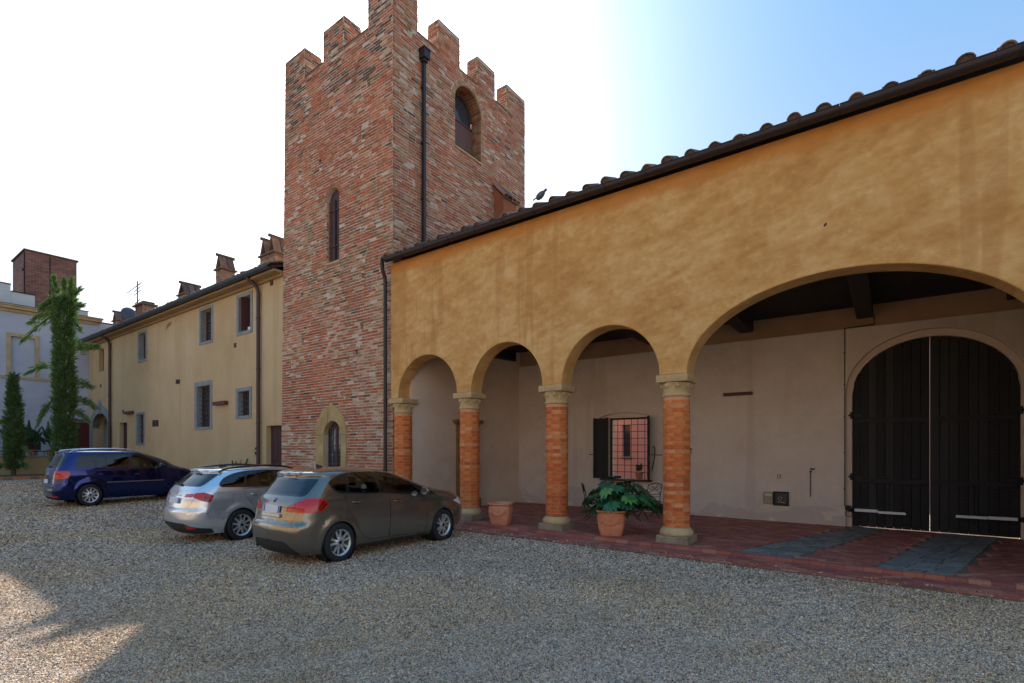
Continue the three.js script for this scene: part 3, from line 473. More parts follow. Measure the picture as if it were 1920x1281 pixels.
  const sideTone = (z, y) => {
    const n1 = fbm(z * .8 + 5, y * .9, 421, 4), n2 = fbm(z * 1.3, y * 1.3 + 4, 431, 4), w = { red: 2.6, orange: 1.6, brown: 2.2, pink: 4, tan: 1.0, pale: 1.6, dark: .25, olive: .3, moss: 0 };
    const a = smooth(.48, .6, n1); w.pale += 4.5 * a; w.pink += 2 * a; const b = smooth(.52, .62, n2); w.red += 4 * b; w.orange += 2 * b; w.pale -= 2 * b;
    if (y > 13.2) { w.brown += 3; w.orange += 2.5; w.red += 1.5; w.pale -= 2; } if (n2 < .36) { w.dark += .6; w.olive += 1.2; w.brown += 1.5; }
    return w;
  };
  const inst = [], course = .0845, L = .272;
  const lay = (face, y0, y1, allowed, tone, proud = .007) => {
    for (let r = 0, y = y0; y + course <= y1 + .01; r++, y += course) {
      const yc = y + course / 2 + .012 * (vn(r * .3, 1, 441) - .5);
      for (const [a, b] of allowed(yc)) {
        let u = a + .006 - (r % 2 ? L * .5 : 0) - R() * .06;
        while (u < b - .03) {
          const hd = R() < .18, w = (hd ? L * .52 : L) * rr(.92, 1.07), u0 = Math.max(u, a + .004), u1 = Math.min(u + w, b - rr(-.010, .016)); u += w + .018;
          if (u1 - u0 < .05) continue; const uc = (u0 + u1) / 2;
          if (R() < .012) continue;                                                      // a lost brick leaves a hole
          const t = pick(tone(uc, yc)), wash = t === 'pale' ? rr(-.006, .004) : 0, worn = rr(-.006, .007) + wash, c = PAL[t], k = rr(.86, 1.12) * (.72 + .56 * fbm(uc * 1.1 + 60, yc * 1.3, 471, 4)), hh = .062 * rr(.88, 1.07) ;
          inst.push({ u: uc, y: yc + rr(-.005, .005), w: u1 - u0, h: hh, off: proud + worn, face, t, c: rgb(c[0] * k * rr(.94, 1.06), c[1] * k, c[2] * k * rr(.94, 1.06)), v: Math.floor(R() * 6), tilt: rr(-.012, .012) });
        }
      }
    }
  };
  const minus = (ivs, a, b) => ivs.flatMap(([p, q]) => b <= p || a >= q ? [[p, q]] : [[p, a], [b, q]].filter(([s, t]) => t - s > .04));
  const spanOf = (poly, y) => { const xs = []; for (let i = 0; i < poly.length; i++) { const [x0, ya] = poly[i], [x1, yb] = poly[(i + 1) % poly.length]; if ((ya > y) !== (yb > y)) xs.push(x0 + (x1 - x0) * (y - ya) / (yb - ya)); } xs.sort((p, q) => p - q); return xs.length > 1 ? [xs[0], xs[xs.length - 1]] : null; };
  const slitRing = [[-14.05, 7.45], [-13.16, 7.45], [-13.16, 9.42], ...archPts(-13.605, .445, 9.42, .44, 10).slice(1, -1), [-14.05, 9.42]], belRing = [[11.66, 11.25], [13.26, 11.25], [13.26, 12.74], ...archPts(12.46, .80, 12.74, .80, 18).slice(1, -1), [11.66, 12.74]];
  lay('front', 0.05, TOP, (y) => { let iv = y < C ? [[xl(y), XT]] : [[xl(y), -15.12], [-14.10, -13.05], [-11.93, XT]]; const s = spanOf(y > 9.42 ? slitRing : slit, y), d = spanOf(doorOut, y); if (s) iv = minus(iv, s[0], s[1]); if (d) iv = minus(iv, d[0] - .01, d[1] + .01); for (const [x, q] of putlogs) if (Math.abs(y - q) < .105) iv = minus(iv, x - .075, x + .075); return iv; }, frontTone);
  lay('side', 6.4, TOP, (y) => { let iv = y < C ? [[-ZT, -ZTB]] : mr.map((m) => m.slice()); const s = spanOf(y > 12.74 ? belRing : bel.map(([z, q]) => [-z, q]), y); if (s) iv = minus(iv, s[0], s[1]); return iv; }, (u, y) => sideTone(-u, y));
  // end faces of the merlons that look towards the court
  for (const z of [-11.08, -12.89, -14.50]) lay('end' + z, C, TOP, () => [[XT - .45, XT]], (u, y) => sideTone(u * 3, y));
  for (const x of [-15.12, -13.05]) lay('cap' + x, C, TOP, () => [[-ZT, -ZT + .6]], (u, y) => frontTone(u * 2, y));
  lay('cornerback', C, TOP, () => [], frontTone);
  const place = (b) => {
    const d = .07, f = b.face; let x, y = b.y, z, ry = 0;
    if (f === 'front') { x = b.u; z = ZT + b.off - d / 2; } else if (f === 'side') { x = XT + b.off - d / 2; z = -b.u; ry = Math.PI / 2; }
    else if (f.startsWith('end')) { x = b.u; z = parseFloat(f.slice(3)) + b.off - d / 2; } else { x = parseFloat(f.slice(3)) + b.off - d / 2; z = -b.u; ry = Math.PI / 2; }
    return [x, y, z, ry, d];
  };
  // the ring of bricks round the slit and the belfry arch, and the lining of the reveals
  const ring = (cx, ys, r0, r1, n, front) => { for (let i = 0; i < n; i++) { const t = Math.PI * (i + .5) / n, rm = (r0 + r1) / 2, w = Math.PI * rm / n - .014, g = [cx + Math.cos(t) * rm, ys + Math.sin(t) * rm]; inst.push({ ring: true, front, a: t, u: g[0], y: g[1], w: r1 - r0, h: w, off: .012 + rr(-.003, .004), t: front ? 'orange' : (R() < .6 ? 'pale' : 'pink'), c: rgb(...PAL[front ? (R() < .5 ? 'orange' : 'red') : (R() < .6 ? 'pale' : 'tan')].map((q) => q * rr(.8, 1.1))), v: Math.floor(R() * 6), tilt: 0, face: front ? 'front' : 'side' }); } };
  ring(-13.605, 9.42, .33, .44, 13, true); ring(12.46, 12.74, .655, .79, 24, false);
  for (const [x0, sgn] of [[-13.93, 1], [-13.28, -1]]) for (let y = 7.5; y < 9.4; y += course) inst.push({ lining: true, x: x0 + sgn * .004, y, z: ZT - .2, w: .26, h: .066, c: rgb(...PAL[R() < .6 ? 'orange' : 'brown'].map((q) => q * rr(.7, 1.1))), v: 0 });
  for (let y = 11.3; y < 12.75; y += course) for (const dx of [.12, .33]) inst.push({ lining: true, belf: true, x: XT - dx, y, z: -13.106, w: .2, h: .066, c: rgb(...PAL[R() < .5 ? 'pink' : R() < .5 ? 'brown' : 'tan'].map((q) => q * rr(.7, 1.1))), v: 1 });
  for (let i = 0; i < 22; i++) { const t = Math.PI * (i + .5) / 22; for (const dx of [.12, .33]) inst.push({ lining: true, arc: t, x: XT - dx, y: 12.74 + Math.sin(t) * .648, z: -12.46 - Math.cos(t) * .648, w: .2, h: .078, c: rgb(...PAL[R() < .5 ? 'pink' : R() < .5 ? 'brown' : 'tan'].map((q) => q * rr(.7, 1.1))), v: 2 }); }
  const camD = (b) => { const [x, y, z] = b.lining ? [b.x, b.y, b.z] : place(b); return Math.hypot(x, y - 1.78, z); };
  const vis = (b) => !b.lining && !b.ring && b.face === 'front' && b.w > .2 && b.y > 1.75 && b.u > -12.95 && b.y < 6.4;
  const near = inst.filter(vis).sort((p, q) => camD(p) - camD(q)).slice(0, 300), nearSet = new Set(near);
  for (const b of near) { const key = b.t + Math.floor(R() * 3); const m = matOf[key] ??= (() => { const n = M.brick.clone(), k = rr(.78, 1.2), c = PAL[b.t]; n.color = rgb(c[0] * k * rr(.94, 1.06), c[1] * k, c[2] * k); return n; })(); const [x, y, z, ry, d] = place(b), o = part('brick', unit[b.v], m, tower); o.position.set(x - XT, y, z - ZT); o.scale.set(b.w, b.h, d); o.rotation.set(0, ry, b.tilt); }
  const lists = unit.map(() => []);
  for (const b of inst) {
    if (nearSet.has(b)) continue; let m;
    if (b.lining) m = b.arc !== undefined ? new THREE.Matrix4().makeTranslation(b.x - XT, b.y, b.z - ZT).multiply(new THREE.Matrix4().makeRotationX(b.arc)).multiply(new THREE.Matrix4().makeScale(b.w, b.h, .03)) : b.belf ? mat4(b.x - XT, b.y, b.z - ZT, b.w, b.h, .03) : mat4(b.x - XT, b.y, b.z - ZT, .03, b.h, b.w);
    else { const [x, y, z, ry, d] = place(b); if (b.ring) { const a = b.front ? b.a : b.a; m = new THREE.Matrix4().makeTranslation(x - XT, y, z - ZT).multiply(new THREE.Matrix4().makeRotationY(ry)).multiply(new THREE.Matrix4().makeRotationZ(a)).multiply(new THREE.Matrix4().makeScale(b.w, b.h, d)); } else m = mat4(x - XT, y, z - ZT, b.w, b.h, d, 0, ry, b.tilt); }
    lists[b.v].push({ m, c: b.c });
  }
  lists.forEach((l, i) => instanced('brickwork', unit[i], M.brick, l, tower));

  // ---- battlement caps, guard wires
  for (const [a, b] of mf) tp('merlon_cap', rbox(b - a - .01, .05, .60, .01, (Math.max(a, xl(TOP)) + b) / 2, TOP + .026, ZT - .31), M.brickCap ??= std({ map: T.grain, bumpMap: T.grainBump, bumpScale: .01, color: rgb(.10, .085, .075) }));
  for (const [a, b] of mr.slice(1)) tp('merlon_cap', rbox(.45, .05, b - a - .01, .01, XT - .225, TOP + .026, -(a + b) / 2), M.brickCap);
  for (const [a, b] of [[-15.12, -14.10], [-13.05, -11.93]]) tp('crenel_cap', rbox(b - a - .01, .05, .64, .01, (a + b) / 2, C + .022, ZT - .305), M.brickCap);
  for (const [a, b] of [[10.24, 11.08], [12.03, 12.89], [13.82, 14.50]]) tp('crenel_cap', rbox(.47, .05, b - a - .01, .01, XT - .22, C + .022, -(a + b) / 2), M.brickCap);
  for (const [a, b] of [[10.24, 11.08], [12.03, 12.89], [13.82, 14.50]]) for (let i = 0; i < 6; i++) tp('guard_wire', bar([XT - .25, C + .14 + i * .13, -a], [XT - .25, C + .14 + i * .13, -b], .004, 4), M.wire ??= std({ color: rgb(.45, .38, .36), roughness: .5, metalness: .5 }));

  // ---- slit window: sill, shutter with two ledges
  tp('slit_shutter', [slab([[-13.92, 7.47], [-13.30, 7.47], [-13.30, 9.42], ...archPts(-13.605, .31, 9.42, .30, 10).slice(1, -1), [-13.92, 9.42]], [], ZT - .17, ZT - .13), rbox(.60, .05, .03, .004, -13.60, 8.0, ZT - .115), rbox(.60, .05, .03, .004, -13.60, 9.1, ZT - .115)], std({ map: T.wood, color: rgb(.085, .04, .045), roughness: .7 }), 'narrow dark wooden shutter in the slit window');
  tp('slit_frame', [rbox(.03, 1.9, .04, .004, -13.62, 8.45, ZT - .11)], M.iron); tp('slit_backing', box(-13.95, -13.26, 7.4, 9.9, ZT - .60, ZT - .50), M.darkwood);
  tp('slit_sill', uvm(rbox(.70, .06, .5, .012, -13.605, 7.44, ZT - .22)), M.pietra);
  // ---- door: stone surround of two jambs and two arch stones, glazed leaves
  const jamb = (pts, n = 'door_stone') => tp(n, slab(pts, [], ZT - .25, ZT + .035, .008), M.stone);
  jamb([[-14.465, .1], [-14.043, .1], [-14.043, 2.2], [-14.465, 2.2]]); jamb([[-13.172, .1], [-12.915, .1], [-12.915, 2.2], [-13.172, 2.2]]);
  const A = doorOut.slice(2), half = A.slice(0, 11), lefth = A.slice(10), inner = archPts(-13.6075, .4325, 2.212, .42, 16);
  const rightOf = inner.filter((p) => p[0] >= -13.78), leftOf = inner.filter((p) => p[0] <= -13.775);
  jamb([...half.map(([x, y]) => [x, Math.max(y, 2.212)]), [-13.80, 3.08], ...rightOf.slice().reverse()]);
  jamb([[-13.81, 3.075], ...lefth.filter((p) => p[0] < -13.82).map(([x, y]) => [x, Math.max(y, 2.212)]), ...leftOf.slice().reverse()]);
  const dz = ZT - .15; const lead = std({ color: rgb(.22, .20, .24), roughness: .5, metalness: .4 });
  for (const s of [-1, 1]) {
    const cx = -13.6075 + s * .21; tp('door_leaf', [rbox(.045, 2.4, .05, .006, cx - .185, 1.3, dz), rbox(.045, 2.4, .05, .006, cx + .185, 1.3, dz), ...[.2, .75, 1.32, 1.88, 2.42].map((y) => rbox(.36, .035, .045, .004, cx, y, dz))], M.redwood);
    const o = []; for (const y of [.48, 1.04, 1.6, 2.12]) { o.push(bar([cx, y - .26, dz + .012], [cx, y + .26, dz + .012], .007, 5), bar([cx - .16, y, dz + .012], [cx + .16, y, dz + .012], .006, 5)); for (const [a, b] of [[1, 1], [-1, 1], [1, -1], [-1, -1]]) o.push(bar([cx + a * .05, y, dz + .013], [cx, y + b * .05, dz + .013], .006, 5)); } tp('leading', o, lead);
    tp('pane', box(cx - .17, cx + .17, .2, 2.65, dz - .012, dz - .004), M.pane);
  }
  tp('door_handle', [bar([-13.66, 1.28, dz + .05], [-13.78, 1.25, dz + .06], .012), bar([-13.56, 1.28, dz + .05], [-13.47, 1.31, dz + .06], .012)], M.iron);
  tp('door_backing', box(-14.05, -13.17, .1, 2.66, dz - .12, dz - .1), M.iron);
  // ---- belfry arch: boarding below, dark fanlight above
  tp('belfry_board', [0, 1, 2, 3, 4, 5, 6, 7].map((i) => box(XT - .46, XT - .40, 11.25 + i * .15, 11.395 + i * .15, -13.1, -11.82)), std({ map: T.wood, color: rgb(.20, .105, .09), roughness: .7 }), 'brown boarding in the belfry arch');
  tp('belfry_frame', [new THREE.TorusGeometry(.60, .045, 6, 20, Math.PI).rotateY(Math.PI / 2).translate(XT - .42, 12.72, -12.46), rbox(.08, .08, 1.24, .01, XT - .42, 12.46, -12.46)], M.redwood);
  tp('belfry_pane', box(XT - .455, XT - .445, 12.45, 13.36, -13.06, -11.86), M.pane); tp('belfry_sill', uvm(rbox(.46, .05, 1.36, .01, XT - .20, 11.235, -12.46)), M.pietra);
  // ---- little tiled hood on the right side
  const hood = thing('tiled_hood', 'small lean to hood of old roof tiles on the right side of the tower', 'roof hood', [XT, 9.3, -14.12]);
  part('hood_wall', uvm(slab([[.0, 0], [.42, 0], [.42, 1.0], [0, 1.46]], [], -.38, .36)), bumped(T.terracotta, { color: rgb(.62, .52, .44) }), hood);
  for (let i = 0; i < 4; i++) { const t = part('roof_tile', tileG, [M.tileC, M.tile, M.tileB, M.tileC][i], hood); t.scale.set(1.0, 1.1, 1.55); t.position.set(.50, 1.0, -.34 + i * .225); t.rotation.order = 'YXZ'; t.rotation.set(.83, Math.PI / 2, rr(-.1, .1)); }
  part('hood_edge', uvm(rbox(.05, .05, .84, .01, .45, 1.0, -.01)), M.tile, hood);
  // ---- rainwater box and pipe
  const pz = -10.40; tp('rain_hopper', [rbox(.22, .27, .24, .012, XT + .12, 13.14, pz), rbox(.25, .05, .27, .01, XT + .125, 13.27, pz), rbox(.15, .1, .16, .01, XT + .11, 12.97, pz)], M.gutter, 'square dark rain hopper under the battlements');
  tp('downpipe', [rbox(.095, 5.9, .095, .012, XT + .09, 10.05, pz), ...[12.2, 10.6, 9, 7.6].map((y) => rbox(.12, .03, .13, .004, XT + .07, y, pz))], M.gutter, 'dark square downpipe on the right side of the tower');
}
// ================================================================ the long ochre house left of the tower
const ZH = -9.36;
const house = thing('ochre_house', 'long two storey ochre house with stone framed windows left of the tower', 'house', [-27, 0, ZH]);
{
  const hp = (n, g, m, label, par = house) => part(n, uvm((Array.isArray(g) ? merge(g) : g).translate(27, 0, -ZH)), m, par, label);
  const W = [ // opening x0, x1, y0, y1, frame outer x0, x1, y0, y1, kind
    [-19.506, -18.638, 6.115, 7.388, -19.67, -18.49, 6.0, 7.52, 'half'], [-22.683, -21.73, 6.127, 7.416, -22.83, -21.59, 6.03, 7.53, 'dark'], [-23.04, -21.856, 2.663, 4.348, -23.265, -21.67, 2.56, 4.53, 'bars'],
    [-19.547, -18.715, 3.0, 3.914, -19.727, -18.561, 2.9, 4.045, 'bars'], [-29.436, -28.573, 6.097, 7.372, -29.63, -28.407, 5.98, 7.5, 'dark'], [-29.63, -28.84, 2.041, 3.452, -29.84, -28.714, 1.94, 3.566, 'bars'], [-35.44, -34.6, 6.044, 7.307, 0, 0, 0, 0, 'plain']];
  const doors = [[-32.154, -31.08, .55, 3.137], [-17.56, -16.56, .05, 2.59]];
  const portal = [[-36.461, .9], [-33.783, .9], ...archPts(-35.12, 1.339, 2.95, .80, 20)];
  hp('facade_wall', slab([[-37.15, 0], [-16.42, 0], [-16.42, 7.70], [-37.15, 7.70]], [...W.map((w) => rect(w[0], w[1], w[2], w[3])), ...doors.map((d) => rect(...d)), portal], ZH - .5, ZH), M.ochreSide);
  hp('rear_wall', box(-37.15, -16.42, 0, 7.7, -18.6, -18.2), M.ochreSide); hp('end_wall', box(-16.9, -16.42, 0, 7.7, -18.19, ZH - .51), M.ochreSide);
  hp('upper_floor', box(-37.1, -16.92, 4.9, 5.05, -18.19, ZH - .51), M.darkwood);
  hp('eave_cornice', [box(-37.15, -16.42, 7.701, 7.78, ZH - .4, ZH + .36), box(-37.15, -16.42, 7.60, 7.70, ZH + .001, ZH + .10)], M.eave = bumped(T.ochreSide, { color: rgb(.62, .56, .50) }));
  for (const [x0, x1, y0, y1, a, b, c, d, kind] of W) {
    const w = new THREE.Group(); w.name = 'window'; house.add(w); const cx = (x0 + x1) / 2, z = ZH - .22;
    if (kind !== 'plain') hp('stone_frame', [box(a, x0, c, d, ZH + .001, ZH + .02), box(x1, b, c, d, ZH + .001, ZH + .02), box(x0, x1, y1, d, ZH + .001, ZH + .02), box(x0, x1, c, y0, ZH + .001, ZH + .03), box(x0 - .02, x0 + .012, y0, y1, ZH - .3, ZH), box(x0 + .012, x1, y0 - .02, y0 + .01, ZH - .3, ZH)], M.greystone, undefined, w);
    hp('casement', [rbox(.07, y1 - y0, .06, .006, x0 + .04, (y0 + y1) / 2, z), rbox(.07, y1 - y0, .06, .006, x1 - .04, (y0 + y1) / 2, z), rbox(.08, y1 - y0, .06, .006, cx, (y0 + y1) / 2, z), ...[y0 + .05, lerp(y0, y1, .36), lerp(y0, y1, .68), y1 - .05].map((y) => rbox(x1 - x0 - .1, .045, .055, .005, cx, y, z))], M.redwood, undefined, w);
    hp('pane', box(x0, x1, y0, y1, z - .03, z - .02), M.pane, undefined, w);
    if (kind === 'bars') { const o = []; for (let i = 1; i < 5; i++) o.push(bar([lerp(x0, x1, i / 5), y0 - .02, ZH - .10], [lerp(x0, x1, i / 5), y1 + .02, ZH - .10], .013, 5)); const n = Math.round((y1 - y0) / .19); for (let j = 1; j < n; j++) o.push(bar([x0 - .02, lerp(y0, y1, j / n), ZH - .09], [x1 + .02, lerp(y0, y1, j / n), ZH - .09], .011, 5)); hp('window_grille', o, M.barsRust, undefined, w); }
    if (kind === 'half') { hp('sill_box', rbox(.3, .13, .1, .01, x1 - .17, y0 + .08, z + .12), M.white, undefined, w); hp('casement_leaf', rbox(.04, y1 - y0 - .06, .34, .005, cx - .05, (y0 + y1) / 2, z + .17), M.redwood, undefined, w); }
  }
  doors.forEach(([x0, x1, y0, y1], i) => {
    const d = new THREE.Group(); d.name = 'door'; house.add(d); const z = ZH - .20; if (i) d.userData.label = 'dark brown panelled door beside the tower';
    hp('door_panel', [rbox(x1 - x0, y1 - y0, .05, .006, (x0 + x1) / 2, (y0 + y1) / 2, z), ...[[.12, .42], [.52, .92]].flatMap(([a, b]) => [[.08, .46], [.54, .92]].map(([p, q]) => rbox((x1 - x0) * (q - p), (y1 - y0) * (b - a), .03, .01, lerp(x0, x1, (p + q) / 2), lerp(y0, y1, (a + b) / 2), z + .025)))], std({ map: T.wood, color: rgb(.075, .022, .024), roughness: .6 }), undefined, d);
    hp('door_knob', new THREE.SphereGeometry(.035, 10, 8).translate(x0 + .12, y0 + 1.05, z + .06), M.iron, undefined, d);
    hp('door_step', box(x0 - .1, x1 + .1, y0 - .14, y0, ZH - .3, ZH + .25), M.greystone, undefined, d);
  });
  const po = archPts(-35.12, 1.339, 2.95, .80, 20), out = archPts(-35.15, 1.75, 2.95, 1.22, 20);
  const P = new THREE.Group(); P.name = 'portal'; P.userData.label = 'arched grey stone portal with keystone'; house.add(P);
  for (let i = 0; i < 20; i += 4) hp('arch_stone', slab([...out.slice(i, i + 5), ...po.slice(i, i + 5).reverse()], [], ZH - .3, ZH + .05, .01), M.greystone, undefined, P);
  for (const [a, b] of [[-36.90, -36.46], [-33.78, -33.40]]) for (const [c, d] of [[.9, 1.9], [1.905, 2.95]]) hp('jamb_stone', rbox(b - a, d - c - .006, .36, .01, (a + b) / 2, (c + d) / 2, ZH - .13), M.greystone, undefined, P);
  hp('keystone', slab([[-35.3, 3.72], [-34.95, 3.72], [-34.85, 4.2], [-35.12, 4.5], [-35.42, 4.2]], [], ZH - .2, ZH + .09, .012), M.greystone, undefined, P);
  hp('porch', [box(-36.5, -33.7, .9, 4.2, ZH - 2.6, ZH - 2.5), box(-36.6, -36.5, .9, 4.2, ZH - 2.5, ZH - .51), box(-33.7, -33.6, .9, 4.2, ZH - 2.5, ZH - .51), box(-36.6, -33.6, 4.2, 4.3, ZH - 2.6, ZH - .51)], M.grey, undefined, P);
  // vents, lamps, intercom, the scar of bare brick
  const vent = [[-19.875, -19.71, 5.6, 5.765], [-17.28, -17.1, 7.44, 7.59], [-25.126, -24.937, 4.62, 4.81], [-24.904, -24.73, 4.61, 4.80], [-27.758, -27.44, 2.825, 3.125], [-27.377, -27.066, 2.82, 3.12], [-31.687, -31.534, 3.61, 3.785], [-35.174, -34.996, 5.175, 5.355]];
  for (const [a, b, c, d] of vent) hp('vent', [rbox(b - a, d - c, .02, .004, (a + b) / 2, (c + d) / 2, ZH + .008), ...[.25, .5, .75].map((t) => rbox((b - a) * .8, .02, .03, .003, (a + b) / 2, lerp(c, d, t), ZH + .012))], M.rust);
  for (const [i, [x, y]] of [[-20.82, 3.55], [-30.57, 3.59]].entries()) { const l = thing('wall_lamp', i ? 'rust brown wall lamp above the small left door of the ochre house' : 'rust brown wall lamp between two barred windows of the ochre house', 'wall lamp', [x, y, ZH], 'box lamps on the ochre house'); part('lamp_housing', rbox(.95, .14, .16, .008, 0, 0, .08), M.lampRust, l); part('wall_plate', rbox(.4, .08, .02, .004, 0, -.02, .01), M.iron, l); }
  const ic = thing('intercom', 'oval black intercom plate on the ochre house beside the downpipe', 'intercom', [-18.2, 1.70, ZH]); part('plate', new THREE.CylinderGeometry(.11, .11, .03, 20).rotateX(Math.PI / 2).scale(1, 1.35, 1).translate(0, 0, .016), M.iron, ic); part('button', new THREE.SphereGeometry(.035, 10, 8).translate(0, .01, .035), M.white, ic);
  for (let i = 0; i < 3; i++) for (let k = 0; k < 2; k++) { if (i === 2 && k) continue; const b = hp('brick', new THREE.BoxGeometry(.28, .045, .02).rotateZ(.26).translate(-26.08 + k * .29 + i * .05, 7.20 + i * .085 + k * .08, ZH + .006), i % 2 ? M.tileC : M.terracotta); }
  // two downpipes
  for (const [x, y1, k] of [[-17.92, 7.62, 0], [-33.32, 7.62, 1]]) hp('downpipe', [tube([[x - .12, 7.86, ZH + .40], [x - .12, 7.74, ZH + .40], [x - .02, 7.52, ZH + .16], [x, 7.3, ZH + .10], [x, 7.0, ZH + .10]], .065, 10, 20), bar([x, 7.05, ZH + .10], [x, .1, ZH + .10], .062, 12), ...[6.4, 4.6, 2.7].map((y) => new THREE.CylinderGeometry(.074, .074, .06, 12).translate(x, y, ZH + .10))], M.rust, k ? 'brown downpipe near the arched portal' : 'brown downpipe near the tower');
  // gutter
  const gp = []; for (let i = 0; i <= 10; i++) { const t = Math.PI + Math.PI * i / 10; gp.push([Math.cos(t) * .115, Math.sin(t) * .115]); } for (let i = 10; i >= 0; i--) { const t = Math.PI + Math.PI * i / 10; gp.push([Math.cos(t) * .105, Math.sin(t) * .105]); }
  const gs = []; for (let x = -37.15; x < -16.5; x += 2.58) gs.push(new THREE.ExtrudeGeometry(polyShape(gp), { depth: Math.min(2.57, -16.45 - x), bevelEnabled: false }).rotateY(Math.PI / 2).translate(x, 7.88, ZH + .47)); hp('gutter', gs, M.gutterBlue);
  hp('gutter_lip', new THREE.CylinderGeometry(.016, .016, 20.64, 6).rotateZ(Math.PI / 2).translate(-26.83, 7.885, ZH + .585), M.gutterBlue);
  // roof
  const a = Math.atan(.34); hp('roof_deck', new THREE.BoxGeometry(20.7, .08, 5.6).translate(-26.8, 0, -2.8).rotateX(a).translate(0, 7.83, ZH + .42), M.darkwood); hp('roof_deck', new THREE.BoxGeometry(20.7, .08, 5.6).translate(-26.8, 0, 2.8).rotateX(-a).translate(0, 7.83, ZH - 10), M.darkwood);
  tileRoof(house, -10.1, 10.5, 7.86, ZH + .50, .34, 14, .30, ZH, true, .82);
  // chimneys
  const brickC = M.chim = bumped(T.tile, { color: rgb(1.3, 1.2, 1.1), bumpMap: T.grainBump, bumpScale: .02 });
  const stack = (x, z, w, d, y0, y1, g) => { for (let y = y0, r = 0; y < y1; y += .09, r++) for (let k = 0; k < 2; k++) { const o = r % 2 ? [[-w / 2, .1 * w], [.1 * w + .01, w / 2]] : [[-w / 2, -.12 * w], [-.12 * w + .01, w / 2]]; part('brick', uvm(box(o[k][0], o[k][1], y, y + .08, -d / 2, d / 2).translate(rr(-.006, .006), 0, rr(-.006, .006))), [brickC, M.tileC, M.tile][Math.floor(R() * 3)], g); } part('mortar_core', uvm(box(-w / 2 + .012, w / 2 - .012, y0, y1 + .02, -d / 2 + .012, d / 2 - .012)), M.mortar, g); };
  const tent = (w, d, y, h, g, n = 2) => { part('cap_slab', uvm(rbox(w + .16, .06, d + .16, .01, 0, y + .03, 0)), M.tile, g); for (const s of [-1, 1]) for (let k = 0; k < n; k++) { const q = (d + .06) / n; part('cap_tile', uvm(new THREE.BoxGeometry(.05, Math.hypot(h, w / 2) + .05, q - .03).rotateZ(s * Math.atan2(w / 2, h)).translate(s * w / 4, y + .06 + h / 2, -d / 2 - .03 + q * (k + .5))), k % 2 ? M.tile : M.tileB, g); } part('cap_ridge', uvm(new THREE.CylinderGeometry(.07, .07, d + .2, 8).rotateX(Math.PI / 2).translate(0, y + .06 + h, 0)), M.tileB, g); };
  const ch = (x, z, label) => { const g = thing('chimney', label, 'chimney', [x, 0, z], 'chimneys on the ochre house roof'); return g; };
  let g = ch(-23.3, -10.6, 'brick chimney with a steep tile tent, nearest but one to the tower'); stack(0, 0, .54, .56, 8.2, 9.5, g); tent(.54, .56, 9.52, .58, g);
  g = ch(-27.1, -10.7, 'low wide chimney with a row of tile tents over the middle of the ochre roof'); stack(0, 0, .80, .75, 8.2, 9.05, g); tent(.74, .75, 9.1, .55, g, 3);
  g = ch(-19.25, -10.6, 'double tented tile chimney cap beside the left edge of the tower'); stack(0, 0, 1.1, .6, 8.2, 9.2, g); for (const s of [-.29, .29]) { const q = new THREE.Group(); q.name = 'cap'; q.position.x = s; g.add(q); tent(.46, .6, 9.24, .62, q); }
  g = ch(-32.5, -10.6, 'chimney with open side slots and a flat tile top on the ochre roof'); stack(0, 0, 1.15, .62, 8.0, 9.05, g); for (let i = 0; i < 5; i++) part('pillar', uvm(rbox(.10, .42, .56, .01, -.5 + i * .25, 9.28, 0)), brickC, g); part('cap_slab', uvm(rbox(1.34, .08, .8, .02, 0, 9.53, 0)), M.tile, g); part('cap_tile', uvm(rbox(1.1, .12, .56, .03, 0, 9.63, 0)), M.tileB, g);
  g = ch(-36.2, -10.6, 'small far tile tented chimney at the left end of the ochre roof'); stack(0, 0, .6, .6, 8.0, 9.2, g); tent(.6, .6, 9.2, .5, g);
  const an = thing('roof_antenna', 'thin television antenna mast over the left end of the ochre roof', 'antenna', [-33.6, 8.6, -10.6]); part('mast', bar([0, 0, 0], [0, 2.5, 0], .03), M.iron, an); for (const [y, w] of [[2.2, .6], [2.0, .45], [1.8, .5], [1.3, .4], [.9, .3]]) part('antenna_element', bar([-w, y, 0], [w, y + .12, 0], .02), M.iron, an); part('antenna_boom', bar([-.25, 2.45, -.2], [.05, 1.7, .5], .02), M.iron, an);
  const di = thing('satellite_dish', 'dark satellite dish seen edge on over the left end of the ochre roof', 'satellite dish', [-35.0, 8.3, -10.6]); part('dish', new THREE.SphereGeometry(.62, 18, 10, 0, 6.3, 0, .85).scale(1, .7, 1).rotateZ(-1.15).translate(.1, 1.0, 0), std({ color: rgb(.06, .065, .08), roughness: .5, side: THREE.DoubleSide }), di); part('dish_pole', bar([0, -.3, 0], [0, .9, 0], .04), M.iron, di);
}
